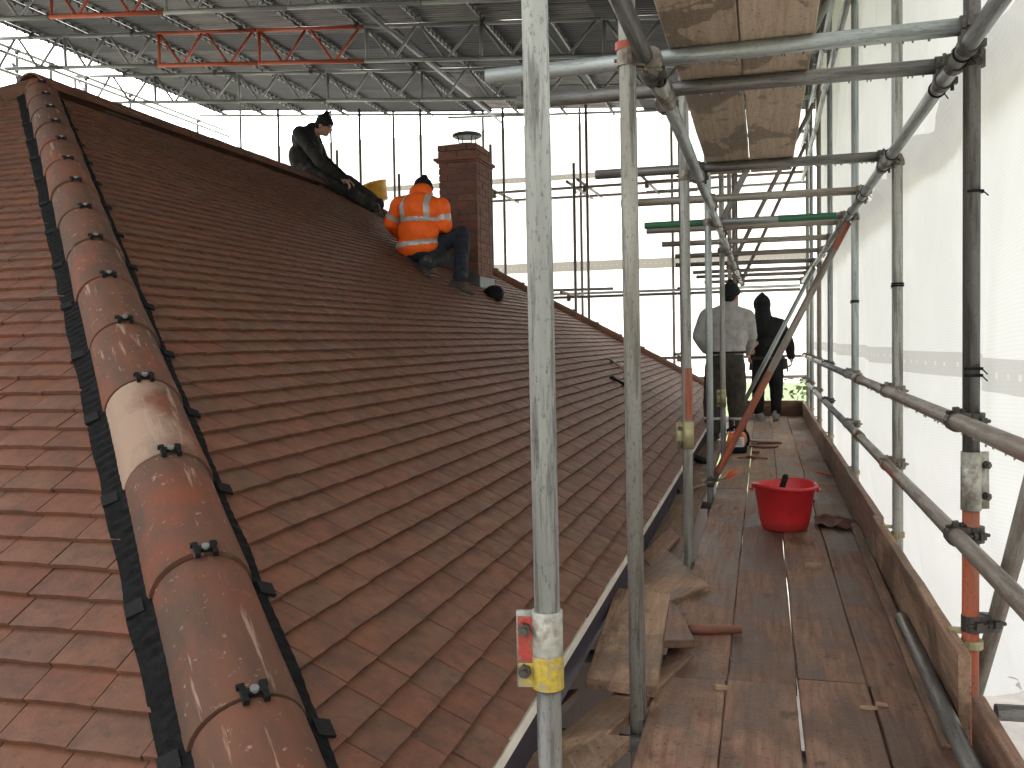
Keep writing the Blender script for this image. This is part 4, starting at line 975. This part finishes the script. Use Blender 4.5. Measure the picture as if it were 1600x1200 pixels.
# ------------------------------------------------------------------ people
class Blob:
    """closed overlapping volumes, fused into one continuous surface by a voxel remesh"""
    def __init__(s): s.m = MB()
    def ell(s, c, r, ax=None, seg=18, rings=12):
        c = Vector(c); X, Y, Z = ax if ax else (Vector((1, 0, 0)), Vector((0, 1, 0)), Vector((0, 0, 1)))
        vs = [c + Z * r[2]]
        for j in range(1, rings):
            a = math.pi * j / rings
            for i in range(seg):
                b = 2 * math.pi * i / seg; vs.append(c + X * (r[0] * math.sin(a) * math.cos(b)) + Y * (r[1] * math.sin(a) * math.sin(b)) + Z * (r[2] * math.cos(a)))
        vs.append(c - Z * r[2]); fs = [(0, 1 + i, 1 + (i + 1) % seg) for i in range(seg)]
        for j in range(rings - 2):
            for i in range(seg):
                a = 1 + j * seg + i; b = 1 + j * seg + (i + 1) % seg; fs.append((a, a + seg, b + seg, b))
        e = len(vs) - 1; o = 1 + (rings - 2) * seg; fs += [(e, o + (i + 1) % seg, o + i) for i in range(seg)]
        s.m.add(vs, fs)
    def limb(s, pts, rad, seg=14):
        for (a, ra), (b, rb) in zip(zip(pts, rad), list(zip(pts, rad))[1:]): s.m.tube(a, b, ra, seg, rb)
        for p, r in zip(pts, rad): s.ell(p, (r, r, r), None, seg, 8)
    def build(s, name, mat, parent, vox=.012, smooth=4, wr=0.0, wf=14, seed=0):
        me = s.m.mesh(name, mat); o = bpy.data.objects.new(name, me); COL.objects.link(o)
        md = o.modifiers.new('r', 'REMESH'); md.mode = 'VOXEL'; md.voxel_size = vox
        sm = o.modifiers.new('s', 'SMOOTH'); sm.iterations = smooth; sm.factor = .5
        dg = bpy.context.evaluated_depsgraph_get(); ev = o.evaluated_get(dg); me2 = bpy.data.meshes.new_from_object(ev)
        bpy.data.objects.remove(o); bpy.data.meshes.remove(me)
        off = origin(parent); nrm = [v_.normal.copy() for v_ in me2.vertices]
        for v_, n_ in zip(me2.vertices, nrm):
            c = v_.co.copy()
            if wr:
                f = N3(c.x * wf, c.y * wf, c.z * wf * .7 + seed) + .5 * N3(c.x * wf * 2.2, c.y * wf * 2.2, c.z * wf * 1.6 + seed); c += n_ * (wr * (f - .2 * abs(f)))
            v_.co = c - off
        me2.materials.clear(); me2.materials.append(MT[mat]); me2.polygons.foreach_set('use_smooth', [True] * len(me2.polygons)); me2.update(); me2.name = name
        return link(name, me2, parent)
def cloth_mat(name, col, var=.3, rough=.85, dust=None, amt=.5):
    return simple(name, col, rough, 0, var, 16, .5, .25, dust, amt)
MT['skin'] = simple('skin', (.36, .19, .13), .55, 0, .12, 25, .1)
MT['grey_knit'] = cloth_mat('grey_knit', (.35, .34, .32), .18); MT['khaki'] = cloth_mat('dark_khaki', (.045, .042, .034), .35, .9, (.09, .07, .05), .4)
MT['black_cloth'] = cloth_mat('black_cloth', (.013, .013, .014), .4); MT['black_jacket'] = cloth_mat('black_jacket', (.016, .015, .014), .4, .75, (.05, .045, .04), .35)
MT['navy_denim'] = cloth_mat('navy_denim', (.022, .027, .036), .4); MT['hivis'] = simple('hi_vis_orange', (.95, .135, .012), .6, 0, .1, 12, .35, .3)
MT['reflective'] = simple('reflective_band', (.50, .47, .44), .4, .2, .12, 30, .2); MT['boot'] = simple('work_boot', (.04, .03, .025), .7, 0, .4, 20, .4, dirt=(.12, .07, .05), dirtamt=.7)
MT['pale_shoe'] = simple('pale_shoe', (.33, .30, .28), .7, 0, .25, 20, .3); MT['worn_black'] = cloth_mat('worn_black', (.022, .021, .021), .45, .8, (.085, .07, .055), .6)
MT['sole'] = simple('yellow_sole', (.42, .25, .03), .6, 0, .2, 20, .3); MT['belt'] = simple('leather_belt', (.03, .024, .02), .6, 0, .3, 20, .3)
def dirs(fwd, upv):
    f = Vector(fwd).normalized(); u = Vector(upv); r = f.cross(u).normalized(); return r, f, r.cross(f).normalized()
def hand(bl, wrist, d, palm_n, k=1.0, curl=.6):
    """palm, four fingers of unequal length and a thumb from the side of the palm"""
    d = Vector(d).normalized(); n = Vector(palm_n); n = (n - d * n.dot(d)).normalized(); s_ = d.cross(n).normalized()
    c = Vector(wrist) + d * .05 * k; bl.ell(c, (.040 * k, .050 * k, .017 * k), (s_, d, n)); bl.limb([wrist, c], [.026 * k, .024 * k], 10)
    for i, (o, L) in enumerate(((-.030, .070), (-.010, .080), (.010, .075), (.029, .058))):
        p = c + s_ * o * k + d * .040 * k; pts = [p]; a = 0
        for q in range(3):
            a += curl * (.5 + .3 * q); p = p + (d * math.cos(a) + n * math.sin(a)) * (L * k / 2.6); pts.append(p)
        bl.limb(pts, [.0095 * k, .009 * k, .0085 * k, .0075 * k], 8)
    p = c - s_ * .034 * k - d * .025 * k; bl.limb([p, p - s_ * .022 * k + d * .028 * k + n * .012 * k, p - s_ * .022 * k + d * .055 * k + n * .026 * k], [.012 * k, .0105 * k, .009 * k], 8)
def head(bl, c, fwd, upv=(0, 0, 1), k=1.0):
    r, f, u = dirs(fwd, upv); c = Vector(c)
    bl.ell(c + u * .02 * k, (.076 * k, .095 * k, .105 * k), (r, f, u)); bl.ell(c + f * .025 * k - u * .055 * k, (.056 * k, .066 * k, .065 * k), (r, f, u))
    bl.ell(c + f * .062 * k - u * .092 * k, (.028 * k, .025 * k, .022 * k), (r, f, u))                       # chin
    bl.limb([c + f * .092 * k + u * .012 * k, c + f * .112 * k - u * .022 * k], [.010 * k, .016 * k], 8)       # nose
    bl.limb([c + f * .088 * k + u * .026 * k - r * .035 * k, c + f * .088 * k + u * .026 * k + r * .035 * k], [.012 * k, .012 * k], 8)     # brow
    bl.limb([c + f * .088 * k - u * .056 * k - r * .02 * k, c + f * .088 * k - u * .056 * k + r * .02 * k], [.009 * k, .009 * k], 8)       # lips
    for sg in (-1, 1): bl.ell(c + r * .078 * k * sg - f * .008 * k, (.012 * k, .022 * k, .033 * k), (r, f, u))
def eyes(c, fwd, upv, parent, k=1.0):
    r, f, u = dirs(fwd, upv); m = MB()
    for sg in (-1, 1): m.lathe(Vector(c) + f * .083 * k + u * .008 * k + r * .03 * k * sg, [(0, .012), (.009, .008), (.012, 0), (0, -.004)], 8, f)
    obj('eye', m, 'rubber', parent)
def beanie(c, fwd, upv, parent, mat='black_cloth', k=1.0, peak=.02):
    r, f, u = dirs(fwd, upv); c = Vector(c); b = Blob()
    b.ell(c + u * .045 * k - f * .008, (.090 * k, .109 * k, .102 * k), (r, f, u)); b.ell(c - f * .05 * k - u * .01 * k, (.078 * k, .06 * k, .06 * k), (r, f, u)); b.ell(c + u * (.145 * k) - f * .01, (.035, .035, .012 + peak), (r, f, u))
    for i in range(20):
        a = 2 * math.pi * i / 20; b.ell(c + u * (.022 + .03 * math.sin(a)) * k + r * (.083 * k * math.cos(a)) + f * (.100 * k * math.sin(a) - .006), (.018, .018, .026), (r, f, u), 8, 6)
    return b.build('beanie', mat, parent, .009, 4, .002, 30)
def shoe(ankle, fwd, parent, mat, upv=(0, 0, 1), L=.27, foot_z=None):
    r, f, u = dirs(fwd, upv); a = Vector(ankle); b = Blob()
    b.limb([a + u * .03, a - u * .03], [.055, .055]); b.ell(a - u * .055 - f * .02, (.043, .06, .04), (r, f, u)); b.ell(a - u * .058 + f * .06, (.045, .10, .036), (r, f, u)); b.ell(a - u * .066 + f * .13, (.045, .065, .028), (r, f, u))
    b.m.box(a - u * .086 + f * .045, (.082, .25, .018), (r, f, u)); return b.build('shoe', mat, parent, .009, 3, .001, 30)
def PJ(x, y, Y): return ony(x, y, Y)

# --- worker in the grey jumper, back to us
base = PJ(1130, 690, 10.0); base.z = 0
p1 = thing('person', 'worker in grey jumper, black beanie and dark khaki trousers, seen from behind', 'person', base)
Y = 10.0
hd = PJ(1142, 462, Y + .02); nk = PJ(1140, 483, Y); sL, sR = PJ(1105, 496, Y), PJ(1165, 496, Y); eL, eR = PJ(1092, 526, Y - .03), PJ(1172, 524, Y + .10); wL, wR = PJ(1103, 546, Y + .06), PJ(1168, 546, Y + .30)
ch, bl_, pv = PJ(1137, 505, Y), PJ(1135, 535, Y), PJ(1133, 556, Y - .01); hL, hR = PJ(1120, 565, Y), PJ(1147, 565, Y); kL, kR = PJ(1112, 625, Y + .03), PJ(1150, 625, Y + .03); aL, aR = PJ(1114, 676, Y - .01), PJ(1153, 676, Y)
aL.z = aR.z = .105
fwd1 = Vector((.45, .9, 0))
b = Blob(); head(b, hd, fwd1, (0, 0, 1)); b.limb([nk - up * .03, nk, hd - up * .05], [.07, .062, .058]); b.limb([nk - up * .06, ch, bl_, pv], [.07, .09, .085, .09])
b.limb([sL, eL, wL], [.055, .042, .03]); b.limb([sR, eR, wR], [.055, .042, .03]); b.limb([nk - up * .05, sL], [.06, .055]); b.limb([nk - up * .05, sR], [.06, .055])
b.limb([hL, kL, aL], [.085, .06, .042]); b.limb([hR, kR, aR], [.085, .06, .042]); b.limb([hL, pv, hR], [.07, .08, .07])
hand(b, wL, Vector((.5, .6, -.5)), (1, .3, 0)); hand(b, wR, Vector((.1, .8, -.2)), (1, 0, .2))
b.build('body', 'skin', p1, .009, 3); eyes(hd, fwd1, (0, 0, 1), p1); beanie(hd, fwd1, (0, 0, 1), p1)
b = Blob(); X_ = Vector((1, 0, 0)); b.ell(ch + up * .01, (.225, .15, .20)); b.ell(ch + up * .10, (.195, .12, .09)); b.ell(bl_ + up * .05, (.222, .152, .22)); b.ell(pv + up * .06, (.215, .15, .11)); b.limb([nk + up * .025, nk - up * .05], [.074, .10])
b.limb([nk - up * .055, sL, eL, wL], [.095, .098, .076, .052]); b.limb([nk - up * .055, sR, eR, wR], [.095, .098, .076, .052])
b.build('jumper', 'grey_knit', p1, .011, 8, .007, 11)
b = Blob(); b.limb([pv + up * .0, pv - up * .06], [.12, .13]); b.ell(pv + up * .01, (.195, .135, .06)); b.ell(pv - up * .07, (.205, .15, .13)); b.limb([hL - up * .05, kL, aL + up * .03], [.125, .102, .085]); b.limb([hR - up * .05, kR, aR + up * .03], [.125, .102, .085])
b.build('trousers', 'khaki', p1, .011, 4, .013, 10, 3)
for a_ in (aL, aR):
    m = MB(); q = a_ + up * .13; m.tube(q, q + up * .028, .098, 20, .096); obj('reflective_band', m, 'reflective', p1, 'tube'); shoe(a_, (.15, 1, 0), p1, 'boot')
m = MB(); m.lathe(pv + up * .035, [(.208, -.012), (.213, -.012), (.213, .012), (.208, .012)], 28, None, 1, .72); obj('waistband', m, 'black_cloth', p1)
# the tile he hands over
q = PJ(1172, 541, 10.42); ht = MB(); ax = dirs((.5, .6, .5), (0, -.3, 1)); ht.box(q, (.10, .17, .03), ax); ht.box(q + ax[2] * .03 + ax[0] * .02, (.08, .12, .02), ax)
tag(obj('packet', ht, 'pale_wood', None, False, q), 'pale packet held between the two standing workers', 'packet')

# --- worker in the black hooded top
Y = 12.6; base = PJ(1200, 652, Y); base.z = 0
p2 = thing('person', 'worker in black hooded top with raised hood, tool belt and pale shoes', 'person', base)
hd = PJ(1190, 479, Y + .02); nk = PJ(1192, 495, Y); sL, sR = PJ(1177, 508, Y), PJ(1217, 508, Y); eL, eR = PJ(1171, 535, Y - .06), PJ(1232, 535, Y - .02); wL, wR = PJ(1172, 553, Y - .28), PJ(1236, 556, Y + .02)
ch, bl_, pv = PJ(1197, 516, Y), PJ(1198, 540, Y), PJ(1200, 558, Y); hL, hR = PJ(1189, 563, Y), PJ(1210, 563, Y); kL, kR = PJ(1184, 606, Y + .02), PJ(1213, 606, Y + .02); aL, aR = PJ(1186, 643, Y - .02), PJ(1212, 645, Y)
aL.z = aR.z = .105; fwd2 = Vector((-.25, 1, -.25))
b = Blob(); head(b, hd, fwd2); b.limb([nk - up * .03, nk, hd - up * .05], [.065, .058, .055]); b.limb([nk - up * .06, ch, bl_, pv], [.07, .085, .08, .085])
for s_, e_, w_h in ((sL, eL, wL), (sR, eR, wR)): b.limb([nk - up * .05, s_, e_, w_h], [.06, .052, .04, .028])
b.limb([hL, kL, aL], [.08, .055, .04]); b.limb([hR, kR, aR], [.08, .055, .04]); b.limb([hL, pv, hR], [.07, .08, .07])
hand(b, wL, (-.2, -.6, -.5), (1, 0, 0)); hand(b, wR, (.1, .1, -1), (-1, 0, 0))
b.build('body', 'skin', p2, .009, 3); eyes(hd, fwd2, (0, 0, 1), p2)
b = Blob(); r_, f_, u_ = dirs(fwd2, (0, 0, 1)); b.ell(hd + u_ * .03 - f_ * .02, (.112, .125, .135), (r_, f_, u_)); b.ell(hd + u_ * .13 - f_ * .03, (.05, .06, .06), (r_, f_, u_)); b.limb([hd - u_ * .06 - f_ * .03, nk - up * .05], [.10, .12])
b.ell(ch, (.215, .145, .18)); b.ell(ch + up * .08, (.19, .12, .09)); b.ell(bl_, (.205, .145, .18)); b.ell(pv + up * .03, (.20, .14, .10))
for s_, e_, w_h in ((sL, eL, wL), (sR, eR, wR)): b.limb([nk - up * .06, s_, e_, w_h], [.095, .094, .074, .054])
b.build('hooded_top', 'black_cloth', p2, .011, 5, .010, 10, 5)
b = Blob(); b.ell(pv - up * .06, (.195, .14, .12)); b.limb([hL, kL, aL + up * .01], [.118, .088, .064]); b.limb([hR, kR, aR + up * .01], [.118, .088, .064]); b.build('trousers', 'black_cloth', p2, .011, 4, .009, 12, 9)
belt = MB(); belt.lathe(pv - up * .01, [(.200, -.02), (.208, -.02), (.208, .02), (.200, .02)], 28, None, 1, .74); bo = obj('tool_belt', belt, 'belt', p2)
rbox('pouch', (.10, .07, .17), 'belt', p2, pv + Vector((-.19, -.02, -.09)), (0, R_(6), 0), .015); rbox('pouch', (.08, .06, .15), 'belt', p2, pv + Vector((.19, 0, -.09)), (0, R_(-8), 0), .015)
m = MB(); m.tube(pv + Vector((.23, -.02, -.02)), pv + Vector((.25, -.03, -.2)), .012, 8); obj('hammer_handle', m, 'coupler', p2)
shoe(aL, (-.75, .5, 0), p2, 'pale_shoe'); shoe(aR, (.05, 1, 0), p2, 'pale_shoe')

# --- worker in the orange hi-vis jacket, crouching on the slope with his back to us
seat = onroof(648, 402, .05)
p3 = thing('person', 'worker in orange hi-vis jacket crouching on the tiles beside the chimney', 'person', seat)
Yc = seat.y
hp = PJ(655, 390, Yc - .02); sp1 = PJ(653, 362, Yc - .06); chs = PJ(654, 332, Yc - .04); nk = PJ(657, 306, Yc + .05); hd = PJ(661, 299, Yc + .19)
sL, sR = PJ(624, 322, Yc + .02), PJ(688, 324, Yc + .04); eL, eR = PJ(612, 348, Yc + .06), PJ(694, 352, Yc + .04); wL, wR = PJ(622, 366, Yc + .26), PJ(684, 364, Yc + .26)
kR = PJ(722, 366, Yc + .20); aR = onroof(719, 436, .14); hR = PJ(672, 388, Yc + .02); hL = PJ(645, 390, Yc + .04); kL = PJ(690, 398, Yc + .10); aL = PJ(668, 412, Yc + .0)
aL = onroof(664, 412, .11); fwd3 = Vector((.35, .9, -.25))
b = Blob(); head(b, hd, fwd3); b.limb([nk, hd - up * .04], [.06, .055]); b.limb([nk - up * .05, chs, sp1, hp], [.07, .10, .10, .10])
for s_, e_, w_h in ((sL, eL, wL), (sR, eR, wR)): b.limb([nk - up * .05, s_, e_, w_h], [.06, .052, .042, .03])
b.limb([hR, kR, aR], [.085, .06, .045]); b.limb([hL, kL, aL], [.085, .06, .045]); b.limb([hL, hp, hR], [.09, .1, .09])
hand(b, wL, (.4, .8, -.2), (1, 0, 0)); hand(b, wR, (-.2, .9, -.2), (-1, 0, 0))
b.build('body', 'skin', p3, .009, 3); eyes(hd, fwd3, (0, 0, 1), p3); beanie(hd, fwd3, (0, 0, 1), p3)
b = Blob(); wid = ex; ax3 = (ex, ey, up)
b.ell(chs + up * .02, (.225, .16, .17)); b.ell(sp1, (.215, .165, .18)); b.ell(hp + Vector((-.015, 0, .03)), (.225, .175, .14)); b.ell(chs + up * .10, (.18, .125, .09)); b.ell(nk + Vector((.0, .02, .03)), (.125, .125, .095)); b.ell(nk + Vector((-.02, -.085, -.045)), (.085, .05, .085))
for s_, e_, w_h in ((sL, eL, wL), (sR, eR, wR)): b.limb([nk - up * .07, s_, e_, w_h], [.09, .098, .082, .06])
jk = b.build('jacket', 'hivis', p3, .011, 5, .013, 9, 2)
# reflective tape: strips lifted 3 mm off the jacket surface
def tape(src, test, name='reflective_band'):
    me = src.data; off = origin(src.parent); keep = [p for p in me.polygons if test(p.center + off, p.normal)]
    ids = sorted({v_ for p in keep for v_ in p.vertices}); ix = {v_: i for i, v_ in enumerate(ids)}
    nm = bpy.data.meshes.new(name); nm.from_pydata([tuple(me.vertices[v_].co + me.vertices[v_].normal * .004) for v_ in ids], [], [tuple(ix[v_] for v_ in p.vertices) for p in keep])
    nm.materials.append(MT['reflective']); nm.polygons.foreach_set('use_smooth', [True] * len(keep)); nm.update(); return link(name, nm, src)
axis = (chs - hp); AL = axis.length; axu = axis.normalized()
def tl(c): return (c - hp).dot(axu) / AL
def seg_d(c, a, b_): 
    t = max(0, min(1, (c - a).dot(b_ - a) / (b_ - a).length_squared)); return (c - a - (b_ - a) * t).length, t
def on_arm(c): return min(seg_d(c, a_, b_)[0] for a_, b_ in ((sL, eL), (eL, wL), (sR, eR), (eR, wR))) < .088 and abs((c - chs).dot(ex)) > .17
tape(jk, lambda c, n: .74 < tl(c) + .12 * (c - hp).x * 0 < .86 and not on_arm(c))
tape(jk, lambda c, n: .10 < tl(c) - .30 * (c - hp).x < .23 and not on_arm(c))
for xo in (-.125, .125): tape(jk, lambda c, n: abs((c - chs).x - xo) < .026 and .86 <= tl(c) < 1.55 and not on_arm(c))
for a_, b_ in ((sL, eL), (sR, eR)): tape(jk, lambda c, n: on_arm(c) and .50 < (c - a_).dot((b_ - a_).normalized()) / (b_ - a_).length < .78 and abs(c.x - a_.x) < .2)
rbox('hood_patch', (.09, .012, .075), 'reflective', p3, nk + Vector((-.02, -.142, -.05)), (R_(12), 0, 0), .004)
b = Blob(); b.ell(hp - up * .03, (.18, .15, .10)); b.limb([hR, kR, aR + up * .02], [.105, .085, .07]); b.limb([hL, kL, aL + up * .0], [.105, .085, .07]); b.build('trousers', 'navy_denim', p3, .011, 4, .010, 11, 4)
dn = Vector((CT, .25, -ST)); shoe(aR, (.82, .2, -.42), p3, 'boot', NM); shoe(aL, (.5, -.5, -.3), p3, 'boot', NM)
rbox('knee_pad', (.10, .05, .10), 'black_cloth', p3, kL + Vector((.02, -.10, -.02)), (R_(20), 0, 0), .02); rbox('knee_badge', (.06, .012, .035), 'sole', p3, kL + Vector((.02, -.128, -.02)), (R_(20), 0, 0), .003)

# --- worker in black sitting on the end of the ridge
seat = Vector((XR + .02, Bp.y + .02, ZR + .11))
p4 = thing('person', 'worker in black jacket and beanie sitting on the end of the roof ridge', 'person', seat)
Yc = 10.2
hp = PJ(486, 272, Yc); sp1 = PJ(470, 247, Yc); chs = PJ(476, 220, Yc); nk = PJ(490, 203, Yc); hd = PJ(506, 197, Yc - .02)
fw4 = Vector((.93, .0, -.32)); s1, s2 = chs + Vector((.02, -.16, .06)), chs + Vector((.04, .16, .05)); e1 = PJ(499, 252, Yc - .22); w1 = PJ(533, 280, Yc - .10); e2 = PJ(505, 250, Yc + .22); w2 = PJ(540, 280, Yc + .25)
k1 = PJ(536, 294, Yc + .02); a1 = PJ(586, 327, Yc + .30); k2 = PJ(545, 286, Yc + .35); a2 = PJ(592, 320, Yc + .62); h1, h2 = hp + Vector((.05, -.10, 0)), hp + Vector((.05, .10, 0))
b = Blob(); head(b, hd, fw4, (.3, 0, 1)); b.limb([nk - up * .02, hd - up * .05], [.062, .056]); b.limb([nk - up * .04, chs, sp1, hp], [.07, .10, .10, .10])
for s_, e_, w_h in ((s1, e1, w1), (s2, e2, w2)): b.limb([chs + up * .05, s_, e_, w_h], [.07, .055, .042, .03]); hand(b, w_h, (.8, .1, -.5), (0, 0, -1))
for h_, k_, a_ in ((h1, k1, a1), (h2, k2, a2)): b.limb([h_, k_, a_], [.085, .06, .045])
b.limb([h1, hp, h2], [.09, .1, .09]); b.build('body', 'skin', p4, .009, 3); eyes(hd, fw4, (.3, 0, 1), p4); beanie(hd, fw4, (.3, 0, 1), p4, peak=.035)
b = Blob(); b.ell(chs, (.15, .20, .17)); b.ell(sp1 + Vector((.015, 0, 0)), (.155, .195, .19)); b.ell(hp + Vector((-.01, 0, .05)), (.17, .19, .12)); b.ell(chs + Vector((.06, 0, .09)), (.12, .16, .08)); b.limb([nk + Vector((-.02, 0, -.045)), nk + Vector((-.01, 0, .01))], [.095, .088]); b.ell(chs + Vector((.09, 0, -.10)), (.12, .16, .16))
for s_, e_, w_h in ((s1, e1, w1), (s2, e2, w2)): b.limb([chs + up * .05, s_, e_, w_h], [.09, .088, .07, .052])
b.build('jacket', 'black_jacket', p4, .011, 5, .012, 10, 7)
b = Blob(); b.ell(hp - up * .02, (.15, .18, .10))
for h_, k_, a_ in ((h1, k1, a1), (h2, k2, a2)): b.limb([h_, k_, a_], [.11, .09, .07])
b.build('trousers', 'worn_black', p4, .011, 4, .012, 10, 8)
shoe(a1, (.75, .45, -.35), p4, 'boot', (.35, 0, .9)); shoe(a2, (.75, .45, -.35), p4, 'boot', (.35, 0, .9))
# offcut wedged under him
m = MB(); q = PJ(479, 284, 10.0); m.box(q, (.10, .06, .05), dirs((1, .3, -.4), (0, 0, 1))); m.box(q + Vector((.03, 0, .02)), (.05, .07, .03)); tag(obj('mortar_lump', m, 'mortar', None, False, q), 'small pale mortar lump on the ridge beside the seated worker', 'lump')
# hedge beyond the far end
hg = thing('hedge', 'small green hedge showing at the far corner below the sheeting', 'hedge', (1.9, 24, GZ)); rr = random.Random(4); vs = []; fs = []
for k in range(2600):
    c = Vector((rr.gauss(1.9, .7), rr.gauss(24, .8), GZ + 3.9 * rr.random() ** .7)); d = Vector((rr.gauss(0, 1), rr.gauss(0, 1), rr.gauss(0, 1))).normalized(); u = d.orthogonal().normalized(); w_ = d.cross(u); o = len(vs); s_ = rr.uniform(.05, .11)
    vs += [c + u * s_, c + w_ * s_ * .6, c - u * s_, c - w_ * s_ * .6]; fs.append((o, o + 1, o + 2, o + 3))
m = MB(); m.add(vs, fs); MT['leaf'] = simple('hedge_leaf', (.08, .13, .025), .6, 0, .4, 6, 0); obj('leaves', m, 'leaf', hg); m = MB(); m.tube((1.9, 24, GZ), (1.95, 24, GZ + 2.8), .09, 10, .03); obj('stem', m, 'pale_wood', hg)
